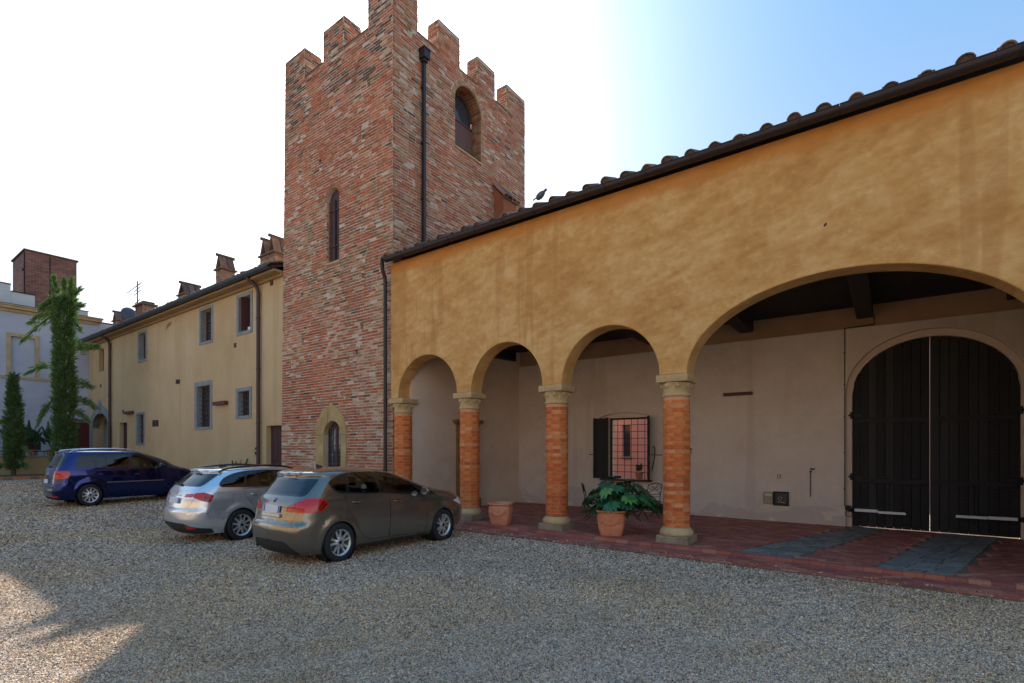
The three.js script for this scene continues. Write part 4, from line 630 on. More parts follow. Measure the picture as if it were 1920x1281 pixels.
// ================================================================ the grey blue house across the end of the court
const XG = -37.2;
{
  const gh = thing('grey_house', 'grey blue plastered house with beige cornice and blind windows at the far left', 'house', [XG, 0, -6]);
  const gp = (n, g, m, label, par = gh) => part(n, uvm((Array.isArray(g) ? merge(g) : g).translate(-XG, 0, 6)), m, par, label);
  const beige = bumped(T.stone, { color: rgb(1.0, 1.05, 1.4) });
  const win = [[-5.80, 1.7], [-5.80, 2.55], ...[0, 1, 2, 3, 4, 5, 6, 7, 8].map((i) => { const t = i / 8; return [lerp(-5.80, -7.32, t), 2.55 + .42 * Math.sin(Math.PI * t) ** .8]; }).slice(1, -1), [-7.32, 2.55], [-7.32, 1.7]];
  const blind = [-6.10, -3.3, -.5, 2.3].map((z) => rect(z - .94, z, 5.66, 7.73));
  gp('facade_wall', slabX([[6, 0], [6, 9.15], [-14, 9.15], [-14, 0]], [win, ...blind], XG - .5, XG), M.grey);
  gp('cornice', [box(XG + .001, XG + .10, 9.0, 9.15, -9.75, 6), box(XG - .3, XG + .30, 9.151, 9.28, -9.9, 6), box(XG - .3, XG + .36, 9.281, 9.345, -9.95, 6)], beige);
  gp('cornice_flashing', box(XG - .3, XG + .37, 9.346, 9.37, -9.96, 6), M.iron);
  const par = M.parapet = bumped(T.grey, { color: rgb(1.15, 1.15, 1.0) });
  gp('parapet', box(XG - .6, XG - .31, 9.346, 10.5, -6.14, 6), par); gp('parapet', box(XG - .6, XG - .31, 9.346, 10.14, -7.1, -6.145), par); gp('parapet', box(XG - .6, XG - .31, 9.371, 9.75, -9.4, -8.2), par);
  gp('parapet_coping', [box(XG - .64, XG - .27, 10.501, 10.55, -6.16, 6), box(XG - .64, XG - .27, 10.141, 10.19, -7.13, -6.165), box(XG - .64, XG - .27, 9.751, 9.79, -9.43, -8.18)], M.iron);
  gp('string_course', box(XG + .001, XG + .06, 5.50, 5.62, -9.3, 6), beige);
  for (const r of blind) { const z1 = r[0][0], z0 = r[1][0], b = new THREE.Group(); b.name = 'blind_window'; gh.add(b); gp('stone_frame', [box(XG + .001, XG + .04, 5.62, 7.9, z0, z0 + .17), box(XG + .001, XG + .04, 5.62, 7.9, z1 - .17, z1), box(XG + .001, XG + .04, 7.73, 7.9, z1 + .0, z0 - .0)], beige, undefined, b); gp('infill', box(XG - .16, XG - .12, 5.6, 7.8, z1 - .03, z0 + .03), M.grey, undefined, b); }
  const aw = new THREE.Group(); aw.name = 'arched_window'; aw.userData.label = 'low arched window with vertical bars'; gh.add(aw);
  gp('pane', box(XG - .3, XG - .28, 1.6, 3.0, -7.34, -5.78), M.pane, undefined, aw); gp('window_leaf', [0, 1, 2, 3].map((i) => rbox(.05, 1.25, .34, .008, XG - .22, 2.25, -6.0 - i * .37)), M.redwood, undefined, aw);
  for (let i = 1; i < 9; i++) gp('bar', bar([XG - .06, 1.65, lerp(-5.80, -7.32, i / 9)], [XG - .06, 2.55 + .42 * Math.sin(Math.PI * i / 9) ** .8, lerp(-5.80, -7.32, i / 9)], .016, 5), M.iron, undefined, aw);
  gp('red_door', rbox(.08, 2.0, .95, .01, XG + .05, 2.28, -8.95), std({ map: T.wood, color: rgb(.16, .018, .012), roughness: .5 }), 'dark red door behind the tall cypress'); gp('door_canopy', rbox(.5, .06, 1.2, .02, XG + .25, 3.45, -8.9), M.greystone);
  gp('roof_deck', box(XG - 12, XG - .61, 9.2, 9.35, -14, 6), M.darkwood); gp('rear_wall', box(XG - 12, XG - 11.6, 0, 9.19, -14, 6), M.grey);
  // lower roof piece behind the ochre house
  const ex = thing('rear_annex', 'pale annex with a sloping tile edge between the grey house and the ochre roof', 'house', [-42, 0, -14]);
  part('wall', uvm(slab([[-3, 0], [7, 0], [7, 9.6], [5.6, 9.75], [-3, 8.9]], [], -4, -.1)), M.grey, ex); part('roof_edge', uvm(new THREE.BoxGeometry(8.8, .14, 4.3).rotateZ(.094).translate(1.4, 9.40, -2.0)), M.tile, ex);
  // brick tower house on the roof behind
  const bt = thing('rooftop_tower', 'plain square brown brick tower rising behind the grey house at the far left', 'tower', [-41.2, 0, -8.2]);
  const far = std({ map: tex(512, 512, (u, v) => { const r = Math.floor(v * 64), q = u * 20 + (r % 2) * .5, x = q - Math.floor(q), id = hsh(((Math.floor(q) % 20) + 20) % 20, r, 5), m = x < .07 || (v * 64) % 1 < .18, n = fbm(u * 5, v * 5, 501, 4, 5); const c = m ? [.22, .17, .14] : [.21, .085, .06]; return L3(...c.map((k) => k * (.7 + .5 * id + .6 * (n - .5)))); }, { sx: 5.2, sy: 5.2 }), roughness: .95 });
  part('wall', uvm(box(-2.2, 1.0, 6, 13.28, -1.32, 1.0)), far, bt); part('roof_edge', uvm(box(-2.25, 1.06, 13.281, 13.36, -1.4, 1.08)), M.tileB, bt);
  part('wall_joint', [bar([1.01, 6, -.08], [1.01, 13.2, -.08], .025, 4), bar([.9, 6, 1.02], [.9, 13.2, 1.02], .04, 5)], M.iron, bt);
  part('wall_lamp', rbox(.1, .14, .12, .02, .7, 12.2, 1.04), M.iron, bt);
}
// ================================================================ raised terrace in front of the grey house
{
  const t = thing('terrace_wall', 'low ochre stained retaining wall with a dark rail in front of the grey house', 'wall', [-34.6, 0, -4]);
  part('wall', uvm(slabX([[6, .2], [6, 1.36], [-5.3, 1.36], [-5.3, .2]], [], -.4, 0)), bumped(T.ochreSide, { color: rgb(.82, .80, .72) }), t);
  part('coping', uvm(rbox(.50, .07, 11.3, .01, -.2, 1.40, .35)), M.greystone, t); part('terrace_floor', uvm(box(-2.6, -.41, 1.2, 1.33, -5.3, 6)), M.greystone, t);
  part('wall_crack', bar([.01, .4, -1.2], [.008, 1.35, -1.25], .012, 4), M.barsRust, t);
  const rail = thing('terrace_rail', 'low dark iron rail on top of the terrace wall', 'railing', [-34.7, 1.435, -4]);
  part('top_rail', bar([0, .22, 6], [0, .22, -5.3], .022), M.iron, rail); for (let i = 0; i < 46; i++) part('baluster', bar([0, 0, 5.9 - i * .245], [0, .22, 5.9 - i * .245], .014, 5), M.iron, rail);
  const bed = thing('bed_edging', 'curved brick edging of the planting bed under the cypresses', 'edging', [-31, 0, -6]);
  for (let i = 0; i < 40; i++) { const z = 6 - i * .28, x = -.2 - .5 * Math.sin(Math.max(0, (i - 20) / 20) * 1.5) ** 2; const b = part('brick', uvm(rbox(.13, .14, .265, .012)), i % 3 ? M.terracotta : M.tileC, bed); b.position.set(x, groundY(-31 + x) + .05, z); }
  struct('planting_bed', uvm(new THREE.PlaneGeometry(3.2, 11.2, 4, 20).rotateX(-Math.PI / 2).translate(-32.9, groundY(-32.9) + .06, -5.4)), bumped(patchy(512, 2, [.16, .12, .075], [.23, .19, .11], [.09, .075, .04], 331), { bumpMap: T.grainBump, bumpScale: .04 }));
}
// ================================================================ beyond the loggia window, and the wing across the court behind the camera
{
  const p = thing('pink_house', 'pink plastered house with a tall narrow window seen through the barred window', 'house', [-14, 0, -24]);
  const pink = bumped(patchy(256, 4, [.74, .33, .27], [.80, .40, .33], [.66, .28, .23], 341));
  const w = rect(3.25, 3.68, 1.40, 2.98);
  part('wall', uvm(slab([[-14, -.2], [20, -.2], [20, 6.4], [-14, 6.4]], [w], -.4, 0)), pink, p); const pw = new THREE.Group(); pw.name = 'window'; p.add(pw); part('pane', box(3.25, 3.68, 1.4, 2.98, -.2, -.18), M.pane, pw); part('sill', uvm(rbox(.56, .06, .2, .01, 3.465, 1.37, .03)), M.greystone, pw); part('roof', uvm(new THREE.BoxGeometry(34.6, .2, 5).rotateX(.3).translate(3, 6.9, -2)), M.tile, p); part('rear_wall', uvm(box(-14, 20, -.2, 6.4, -5, -4.6)), pink, p);
  const rw = thing('rear_wing', 'plain plastered wing behind the brick tower', 'house', [-13.6, 0, -18]);
  part('wall', uvm(box(-2.7, 2.7, 0, 8.4, -2.4, 2.35)), M.ochreSide, rw); part('roof', uvm(rbox(5.7, .2, 5.0, .02, 0, 8.52, 0)), M.tile, rw);
  const o = thing('court_wing', 'ochre wing with tiled eaves closing the court behind the viewer', 'house', [-14, 0, 17]);
  part('wall', uvm(box(-26, 26, -.2, 6.8, 0, .5)), M.ochreSide, o); part('roof', uvm(new THREE.BoxGeometry(53, .2, 6).translate(0, 0, 2.6).rotateX(-.33).translate(0, 6.9, -.5)), M.tile, o); part('rear_wall', uvm(box(-26, 26, -.2, 6.8, 6, 6.5)), M.ochreSide, o);
  for (let i = 0; i < 9; i++) { part('window_frame', uvm(box(-22.6 + i * 5.4, -21.2 + i * 5.4, 3.9, 5.9, -.03, -.001)), M.greystone, o); part('shutter', uvm(box(-22.4 + i * 5.4, -21.4 + i * 5.4, 4.1, 5.7, -.06, -.031)), std({ color: rgb(.05, .035, .03) }), o); }
}
// ================================================================ cypresses
function cypress(name, label, x, z, h, r, n, seed, shape, arms, base = 0) {
  const t = thing(name, label, 'cypress', [x, groundY(x), z]), q = mulberry(seed), rq = (a, b) => a + (b - a) * q();
  part('trunk', uvm(new THREE.CylinderGeometry(.05 * r, .16 * r + .05, h * .93, 9).translate(0, h * .465, 0)), M.bark ??= std({ map: T.wood, color: rgb(.17, .11, .07), bumpMap: T.wood, bumpScale: .02 }), t);
  const pos = [], col = [], nor = [], v = new THREE.Vector3(), up = new THREE.Vector3(0, 1, 0), d = new THREE.Vector3(), s = new THREE.Vector3(), f = new THREE.Vector3();
  const spray = (p, dir, len, tone) => { // a feathered tip: a spine with narrow blades on both sides
    d.copy(dir).normalize(); s.set(rq(-1, 1), rq(-1, 1), rq(-1, 1)).cross(d).normalize(); f.copy(s).cross(d);
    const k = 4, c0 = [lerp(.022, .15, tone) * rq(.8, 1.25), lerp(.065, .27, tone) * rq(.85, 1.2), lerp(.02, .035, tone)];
    const tri = (a, b, c) => { const nn = b.clone().sub(a).cross(c.clone().sub(a)).normalize(); for (const e of [a, b, c]) { pos.push(e.x, e.y, e.z); nor.push(nn.x, nn.y, nn.z); col.push(...c0); } };
    for (let i = 0; i < k; i++) for (const sg of [-1, 1]) { const a = p.clone().addScaledVector(d, len * i / k * .8), tip = a.clone().addScaledVector(d, len * .42).addScaledVector(s, sg * len * (.24 - .03 * i)).addScaledVector(f, rq(-.12, .12) * len), b = a.clone().addScaledVector(d, len * .2).addScaledVector(f, len * .03 * sg); tri(a, tip, b); }
    const a = p.clone().addScaledVector(s, len * .05), b = p.clone().addScaledVector(s, -len * .05), c = p.clone().addScaledVector(d, len); tri(a, b, c);
  };
  for (let i = 0; i < n; i++) { // clumps of sprays that hug the column and turn upwards
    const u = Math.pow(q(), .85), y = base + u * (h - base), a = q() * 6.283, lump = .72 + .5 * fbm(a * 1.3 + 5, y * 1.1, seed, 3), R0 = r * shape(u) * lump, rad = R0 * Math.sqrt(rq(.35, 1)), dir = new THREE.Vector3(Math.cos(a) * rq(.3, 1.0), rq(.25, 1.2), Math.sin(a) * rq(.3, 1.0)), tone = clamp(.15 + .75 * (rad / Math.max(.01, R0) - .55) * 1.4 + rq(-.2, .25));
    v.set(Math.cos(a) * rad, y, Math.sin(a) * rad);
    if (fbm(a * 2 + 9, y * 1.7, seed + 5, 3) < .34) continue;
    for (let k = 0; k < 3; k++) spray(v.clone().add(new THREE.Vector3(rq(-.1, .1), rq(-.12, .12), rq(-.1, .1))), dir.clone().add(new THREE.Vector3(rq(-.5, .5), rq(-.3, .3), rq(-.5, .5))), rq(.11, .27) * (.8 + .2 * r), tone);
  }
  for (const [p0, p1, w, m] of arms) { // side branches that have bent away from the column
    const A = new THREE.Vector3(...p0), B = new THREE.Vector3(...p1), c = new THREE.CatmullRomCurve3([A, A.clone().lerp(B, .45).add(new THREE.Vector3(0, .12, 0)), B]);
    part('branch', uvm(new THREE.TubeGeometry(c, 8, .03, 5)), M.bark, t);
    for (let i = 0; i < m; i++) { const u = q(), p = c.getPoint(u), tg = c.getTangent(u), a = q() * 6.28, off = new THREE.Vector3(rq(-1, 1), rq(-1, 1), rq(-1, 1)).cross(tg).normalize().multiplyScalar(w * (1 - .6 * u) * Math.sqrt(q())); spray(p.clone().add(off), tg.clone().multiplyScalar(1.2).addScaledVector(off, 2.2 / w * .3), rq(.16, .30), clamp(rq(.2, .95))); }
  }
  const g = new THREE.BufferGeometry(); g.setAttribute('position', new THREE.Float32BufferAttribute(pos, 3)); g.setAttribute('normal', new THREE.Float32BufferAttribute(nor, 3)); g.setAttribute('color', new THREE.Float32BufferAttribute(col, 3)); g.setAttribute('uv', new THREE.Float32BufferAttribute(new Float32Array(pos.length / 3 * 2), 2));
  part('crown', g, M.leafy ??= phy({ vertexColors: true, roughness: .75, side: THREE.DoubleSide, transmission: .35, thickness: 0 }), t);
  return t;
}
// the tall shaggy one: a bushy column, tufts at the top, bent arms; arms given across (towards the right of the picture) and up
{
  const ar = (a, y0, b, y1, w, m) => { const c = .806, s = .592; return [[a * c, y0, -a * s], [b * c + .1, y1, -b * s + .1], w, m]; };
  cypress('cypress_tree', 'tall shaggy cypress column with drooping arms in front of the grey house', -29.59, -6.57, 8.55, .33, 4200, 91, (u) => (u < .08 ? .8 : u < .85 ? 1 : lerp(1, .8, (u - .85) / .15)),
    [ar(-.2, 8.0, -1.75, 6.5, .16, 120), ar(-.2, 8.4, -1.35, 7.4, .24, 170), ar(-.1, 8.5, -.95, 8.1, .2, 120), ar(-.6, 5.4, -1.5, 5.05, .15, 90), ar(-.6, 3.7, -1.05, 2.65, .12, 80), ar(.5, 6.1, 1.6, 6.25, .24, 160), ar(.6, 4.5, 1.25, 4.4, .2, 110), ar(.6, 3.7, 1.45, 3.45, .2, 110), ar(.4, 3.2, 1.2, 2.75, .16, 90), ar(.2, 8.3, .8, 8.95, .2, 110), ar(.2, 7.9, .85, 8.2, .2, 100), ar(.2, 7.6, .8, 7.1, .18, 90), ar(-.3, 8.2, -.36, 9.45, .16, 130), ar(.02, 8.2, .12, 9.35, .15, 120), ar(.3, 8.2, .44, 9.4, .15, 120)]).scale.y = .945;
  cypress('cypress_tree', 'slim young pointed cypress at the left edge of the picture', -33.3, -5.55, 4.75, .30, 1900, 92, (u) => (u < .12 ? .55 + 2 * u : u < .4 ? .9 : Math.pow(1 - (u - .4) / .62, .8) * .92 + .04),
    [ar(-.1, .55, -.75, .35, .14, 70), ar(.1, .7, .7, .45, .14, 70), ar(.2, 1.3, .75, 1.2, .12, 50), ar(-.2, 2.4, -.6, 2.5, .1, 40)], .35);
}
// ================================================================ terracotta planters
function planter(label, x, z, ry, w, h) {
  const t = thing('terracotta_pot', label, 'pot', [x, FY, z]); t.rotation.y = ry;
  const prof = [[.76, 0], [.78, .03], [.80, .05], [.90, .30], [.98, .60], [.99, .78], [.93, .875], [.90, .90], [1.02, .915], [1.06, .94], [1.06, .985], [1.02, 1.0], [.90, .995], [.86, .93], [.85, .5], [.82, .4], [0, .4]], n = 48, pos = [], idx = [];
  prof.forEach(([r, y]) => { for (let i = 0; i <= n; i++) { const a = 6.28319 * i / n, c = Math.cos(a), s = Math.sin(a), e = 5, k = 1 / Math.pow(Math.abs(c) ** e + Math.abs(s) ** e, 1 / e); pos.push(c * k * r * w / 2, y * h, s * k * r * w / 2); } });
  for (let j = 0; j < prof.length - 1; j++) for (let i = 0; i < n; i++) { const a = j * (n + 1) + i, b = a + n + 1; idx.push(a, b, a + 1, b, b + 1, a + 1); }
  const g = new THREE.BufferGeometry(); g.setAttribute('position', new THREE.Float32BufferAttribute(pos, 3)); g.setIndex(idx); g.computeVertexNormals();
  const p = g.toNonIndexed(); uvm(p); part('pot_body', p, M.potClay ??= std({ map: T.terracotta, color: rgb(1.35, 1.25, 1.2), bumpMap: T.plasterBump, bumpScale: .003, roughness: .8 }), t);
  part('soil', uvm(new THREE.BoxGeometry(w * .84, .02, w * .84).translate(0, h * .80, 0)), std({ color: rgb(.05, .035, .025) }), t);
  { const s = 0; // a garland in relief on the front
    const o = [], fz = (y) => w / 2 * lerp(.90, .985, clamp((y - .3) / .3)); for (let i = 0; i <= 14; i++) { const u = i / 14 * 2 - 1, y = .50 + .14 * u * u, k = 1.1 - .3 * Math.abs(u); o.push(new THREE.SphereGeometry(.026 * k, 8, 6).scale(1, .9, .8).translate(u * w * .32 + rr(-.006, .006), y * h + rr(-.008, .008), fz(y) + .002)); if (i % 2) o.push(new THREE.SphereGeometry(.02 * k, 8, 6).translate(u * w * .32, y * h - .034, fz(y))); }
    for (const e of [-1, 1]) o.push(new THREE.TorusGeometry(.03, .012, 6, 12).translate(e * w * .35, .67 * h, fz(.65)), new THREE.SphereGeometry(.018, 8, 6).scale(.8, 2, .8).translate(e * w * .36, .53 * h, fz(.5)));
    part('garland', merge(o).rotateY(s ? Math.PI / 2 : 0), M.garland ??= std({ map: T.terracotta, color: rgb(1.5, 1.45, 1.4), roughness: .85 }), t);
  }
  return t;
}
planter('empty square terracotta pot with garland relief between first columns from the car', -7.10, -9.24, .36, .50, .49);
planter('terracotta pot with garland relief holding the big leaved green plant', -4.46, -9.44, .36, .55, .50);
{ // broad hand shaped leaves
  const t = thing('leafy_plant', 'dark green shrub with large hand shaped leaves growing in the terracotta pot', 'plant', [-4.34, FY + .44, -9.46]); t.scale.setScalar(1.02);
  const leafG = (lobes, sp) => { const pos = [], idx = []; const add = (x, y, z) => { pos.push(x, y, z); return pos.length / 3 - 1; }; const c = add(0, 0, 0); for (let i = 0; i < lobes; i++) { const u = i / (lobes - 1) * 2 - 1, a = u * sp, L = 1 - .42 * u * u, dx = Math.sin(a), dz = Math.cos(a), px = Math.cos(a), pz = -Math.sin(a), w = .15; const l1 = add(dx * L * .32 + px * .07, .03, dz * L * .32 + pz * .07), r1 = add(dx * L * .32 - px * .07, .03, dz * L * .32 - pz * .07), l2 = add(dx * L * .66 + px * w, -.01, dz * L * .66 + pz * w), r2 = add(dx * L * .66 - px * w, -.01, dz * L * .66 - pz * w), m = add(dx * L * .64, .04, dz * L * .64), tip = add(dx * L, -.10, dz * L), m1 = add(dx * L * .3, .06, dz * L * .3); idx.push(c, l1, m1, c, m1, r1, l1, l2, m, l1, m, m1, m1, m, r1, r1, m, r2, l2, tip, m, m, tip, r2); } const g = new THREE.BufferGeometry(); g.setAttribute('position', new THREE.Float32BufferAttribute(pos, 3)); g.setIndex(idx); g.computeVertexNormals(); return uvm(g); };
  const LG = [leafG(7, 1.75), leafG(9, 1.95), leafG(7, 1.5)], LM = [[.04, .17, .05], [.025, .115, .04], [.055, .21, .05], [.02, .09, .035], [.15, .34, .06]].map((c) => phy({ color: rgb(...c), roughness: .38, side: THREE.DoubleSide, transmission: .12, thickness: 0, map: T.grain }));
  const q = mulberry(5), rq = (a, b) => a + (b - a) * q(), stems = [];
  const leaf = (x, y, z, s, yaw, pitch, mi) => { const m = part('leaf', LG[Math.floor(q() * 3)], LM[mi], t); m.position.set(x, y, z); m.scale.setScalar(s); m.rotation.order = 'YXZ'; m.rotation.set(pitch, yaw, rq(-.3, .3)); stems.push(tube([[x * .15, -.1, z * .15], [x * .6, y * .75, z * .6], [x, y, z]], .007, 5, 6)); };
  for (let i = 0; i < 64; i++) { const a = q() * 6.283, rad = Math.sqrt(q()) * .55, y = .10 + .58 * (1 - rad * rad * 1.9) * rq(.35, 1.05), sx = rad > .3 ? 1.15 : 1; leaf(Math.cos(a) * rad * sx + .05, Math.max(-.12, y), Math.sin(a) * rad, rq(.16, .27), Math.atan2(Math.cos(a), Math.sin(a)) + rq(-.6, .6), rq(.1, 1.1), i % 17 === 0 ? 4 : Math.floor(q() * 4)); }
  for (let i = 0; i < 26; i++) { const u = rq(.45, 1.25), y = .40 - .18 * u + rq(-.16, .14); leaf(u * .86 * .75 + rq(-.08, .08), y, -u * .45 * .3 + rq(-.18, .22), rq(.15, .22), 1.5 + rq(-.7, .7), rq(.2, .9), Math.floor(q() * 4)); }
  for (let i = 0; i < 12; i++) leaf(rq(-.5, -.15), rq(-.02, .2), rq(.0, .3), rq(.15, .22), -1.2 + rq(-.6, .6), rq(.3, .9), Math.floor(q() * 3));
  for (let i = 0; i < 6; i++) leaf(-.12, .68, -.02, .15, i * 1.05, -.1, 1);
  part('stems', stems, std({ color: rgb(.06, .09, .03), roughness: .7 }), t);
}
{ // little plants and pots
  const small = (label, x, y, z, h, n, seed, pot, cat = 'plant') => { const t = thing('small_plant', label, cat, [x, y, z]), q = mulberry(seed), o = []; if (pot) part('plant_pot', new THREE.LatheGeometry([[0, 0], [.085, 0], [.115, .17], [.125, .17], [.125, .20], [.10, .20], [.09, .16], [0, .15]].map((p) => new THREE.Vector2(...p)), 18), M.terracotta, t); const b = pot ? .17 : 0; for (let i = 0; i < n; i++) { const a = q() * 6.28, l = h * (.5 + .5 * q()), g = new THREE.SphereGeometry(1, 5, 4).scale(.022 + h * .02, l * .22, .006).translate(0, l * .5, 0).rotateZ((q() - .5) * 1.4).rotateY(a).translate((q() - .5) * .1, b + q() * l * .5, (q() - .5) * .1); o.push(g); } part('foliage', o, M.smallLeaf ??= std({ color: rgb(.035, .085, .025), roughness: .7 }), t); return t; };
  small('small potted succulent standing on the sill of the barred window', -5.62, .935, ZB - .24, .26, 34, 3, true);
  small('weedy shoot growing at the foot of the ochre house wall', -18.9, groundY(-18.9), -9.05, 1.15, 60, 4, false); small('little green weed at the foot of the dark door beside the tower', -16.75, groundY(-16.75), -9.1, .85, 50, 6, false);
  const fl = thing('sill_tray', 'small dark tray at the left corner of the barred window sill', 'tray', [-6.28, .945, ZB - .24]); part('tray', rbox(.17, .07, .14, .01, 0, .035, 0), M.iron, fl); part('tray_rim', rbox(.18, .012, .15, .004, 0, .074, 0), M.white, fl);
  for (let i = 0; i < 6; i++) small(['round leaved pot plant at the left end of the terrace', 'second pot plant along the terrace wall', 'pot plant behind the slim cypress on the terrace', 'pot plant in front of the arched window', 'red flowering pot between the arched window and the tall cypress', 'pot plant hidden beside the tall cypress trunk'][i], -35.2, 1.40, -4.4 - i * .72, .8, 40, 20 + i, true).scale.setScalar(1.7);
}
// ================================================================ iron garden chairs and table
{
  const r = .011;
  const chair = (label, x, z, ry) => { const t = thing('garden_chair', label, 'chair', [x, FY, z], 'iron folding chairs in the loggia'); t.rotation.y = ry;
    part('seat', [...[-.19, .19].map((a) => bar([a, .45, -.20], [a, .45, .22], r)), bar([-.19, .45, .22], [.19, .45, .22], r), bar([-.19, .45, -.2], [.19, .45, -.2], r), ...[-3, -2, -1, 0, 1, 2, 3].map((i) => rbox(.37, .008, .03, .002, 0, .456, i * .06 + .01))], M.iron, t);
    part('backrest', [tube([[-.2, .45, -.2], [-.205, .66, -.22], [-.21, .92, -.28], [-.1, .965, -.29], [0, .98, -.292], [.1, .965, -.29], [.21, .92, -.28], [.205, .66, -.22], [.2, .45, -.2]], r, 6, 40), bar([-.205, .60, -.215], [.205, .60, -.215], .008), bar([-.2, .67, -.225], [.2, .67, -.225], .008), tube([[-.2, .67, -.225], [-.06, .80, -.25], [.21, .93, -.285]], .007, 5), tube([[.2, .67, -.225], [.06, .80, -.25], [-.21, .93, -.285]], .007, 5), tube([[-.2, .86, -.265], [0, .78, -.245], [.2, .86, -.265]], .007, 5), tube([[-.1, .965, -.29], [0, .83, -.25], [.1, .965, -.29]], .007, 5)], M.iron, t);
    for (const a of [-.205, .205]) { part('leg', tube([[a, .46, -.20], [a, .22, .02], [a, 0, .26]], r, 6), M.iron, t); part('leg', tube([[a * .93, .45, .20], [a * .93, .22, .0], [a * .93, 0, -.24]], r, 6), M.iron, t); }
    return t; };
  chair('iron garden chair in profile left of the potted plant', -5.72, -11.1, 2.2).scale.setScalar(.9);
  chair('iron garden chair with lattice back facing out under the barred window', -5.55, -11.95, -2.5).scale.setScalar(.9);
  chair('iron garden chair with lattice back half hidden behind the potted plant', -4.75, -12.2, -2.2).scale.setScalar(.9);
  const t = thing('garden_table', 'round iron garden table among the chairs behind the potted plant', 'table', [-5.0, FY, -11.55]);
  part('table_top', new THREE.CylinderGeometry(.40, .40, .02, 32).translate(0, .72, 0), std({ color: rgb(.10, .035, .03), roughness: .5, metalness: .3 }), t); part('table_rim', new THREE.TorusGeometry(.40, .014, 6, 40).rotateX(Math.PI / 2).translate(0, .72, 0), M.iron, t);
  for (let i = 0; i < 3; i++) part('leg', tube([[.1, .71, 0], [.05, .4, 0], [.16, .12, 0], [.30, 0, 0]], .012, 6).rotateY(i * 2.094), M.iron, t);
}
// ================================================================ a pigeon on the eave
{
  const b = thing('pigeon', 'grey pigeon perched on the loggia tiles near the tower', 'pigeon', [-5.85, 7.02, -9.0]); b.rotation.y = .5; b.scale.setScalar(.78);
  const prof = [[0, -.17], [.03, -.165], [.06, -.12], [.078, -.04], [.075, .03], [.055, .09], [.036, .125], [.034, .15], [.04, .175], [.03, .205], [0, .215]].map((p) => new THREE.Vector2(...p));
  part('body', new THREE.LatheGeometry(prof, 18).rotateZ(-.75).translate(0, .10, 0), std({ color: rgb(.07, .075, .09), roughness: .7 }), b);
  part('tail', rbox(.15, .018, .06, .006, 0, 0, 0).rotateZ(.6).translate(-.16, .01, 0), std({ color: rgb(.04, .045, .055) }), b); part('beak', new THREE.ConeGeometry(.01, .04, 6).rotateZ(-1.7).translate(.185, .245, 0), M.iron, b);
  for (const s of [-1, 1]) { part('wing', new THREE.SphereGeometry(1, 12, 8).scale(.13, .05, .018).rotateZ(.65).translate(-.03, .10, s * .068), std({ color: rgb(.11, .115, .13), roughness: .7 }), b); part('foot', bar([.02, .05, s * .025], [.03, -.03, s * .03], .006), M.redwood, b); part('eye', new THREE.SphereGeometry(.007, 6, 5).translate(.155, .255, s * .03), M.iron, b); }
}
// ================================================================ parked cars
// A body is a stack of rounded outlines: for every height v it has a rear end xr, a front end xf and a half width hw. (u, v) runs along the side (u = x) and round the corners,
// so that doors, panes, lamps and seams are outlines drawn on that surface and cut out of it.
function spline(xs, ys) { const n = xs.length, d = [], m = []; for (let i = 0; i < n - 1; i++) d.push((ys[i + 1] - ys[i]) / (xs[i + 1] - xs[i])); for (let i = 0; i < n; i++) m.push(i === 0 ? d[0] : i === n - 1 ? d[n - 2] : d[i - 1] * d[i] <= 0 ? 0 : 2 / (1 / d[i - 1] + 1 / d[i])); return (x) => { if (x <= xs[0]) return ys[0]; if (x >= xs[n - 1]) return ys[n - 1]; let i = 0; while (x > xs[i + 1]) i++; const h = xs[i + 1] - xs[i], t = (x - xs[i]) / h, t2 = t * t, t3 = t2 * t; return ys[i] * (2 * t3 - 3 * t2 + 1) + m[i] * h * (t3 - 2 * t2 + t) + ys[i + 1] * (3 * t2 - 2 * t3) + m[i + 1] * h * (t3 - t2); }; }
function roundPoly(p, r, n = 5) { const o = []; p.forEach((b, i) => { const a = p[(i + p.length - 1) % p.length], c = p[(i + 1) % p.length], rad = b[2] ?? r, la = Math.hypot(a[0] - b[0], a[1] - b[1]), lc = Math.hypot(c[0] - b[0], c[1] - b[1]), k = Math.min(rad, la * .45, lc * .45); if (k < .002) { o.push([b[0], b[1]]); return; } const s = [b[0] + (a[0] - b[0]) * k / la, b[1] + (a[1] - b[1]) * k / la], e = [b[0] + (c[0] - b[0]) * k / lc, b[1] + (c[1] - b[1]) * k / lc]; for (let j = 0; j <= n; j++) { const t = j / n, q = 1 - t; o.push([q * q * s[0] + 2 * q * t * b[0] + t * t * e[0], q * q * s[1] + 2 * q * t * b[1] + t * t * e[1]]); } }); return o; }
const area = (p) => p.reduce((s, a, i) => { const b = p[(i + 1) % p.length]; return s + a[0] * b[1] - b[0] * a[1]; }, 0) / 2;
function inset(p, d) { const s = area(p) > 0 ? 1 : -1, n = p.length; return p.map((b, i) => { const a = p[(i + n - 1) % n], c = p[(i + 1) % n]; let nx = 0, ny = 0; for (const [q, w] of [[a, b], [b, c]]) { const dx = w[0] - q[0], dy = w[1] - q[1], l = Math.hypot(dx, dy) || 1; nx += -dy / l; ny += dx / l; } const l = Math.hypot(nx, ny) || 1; return [b[0] + s * d * nx / l, b[1] + s * d * ny / l]; }); }
function dense(p, e) { const o = []; p.forEach((a, i) => { const b = p[(i + 1) % p.length], n = Math.max(1, Math.ceil(Math.hypot(a[0] - b[0], a[1] - b[1]) / e)); for (let k = 0; k < n; k++) o.push([lerp(a[0], b[0], k / n), lerp(a[1], b[1], k / n)]); }); return o; }
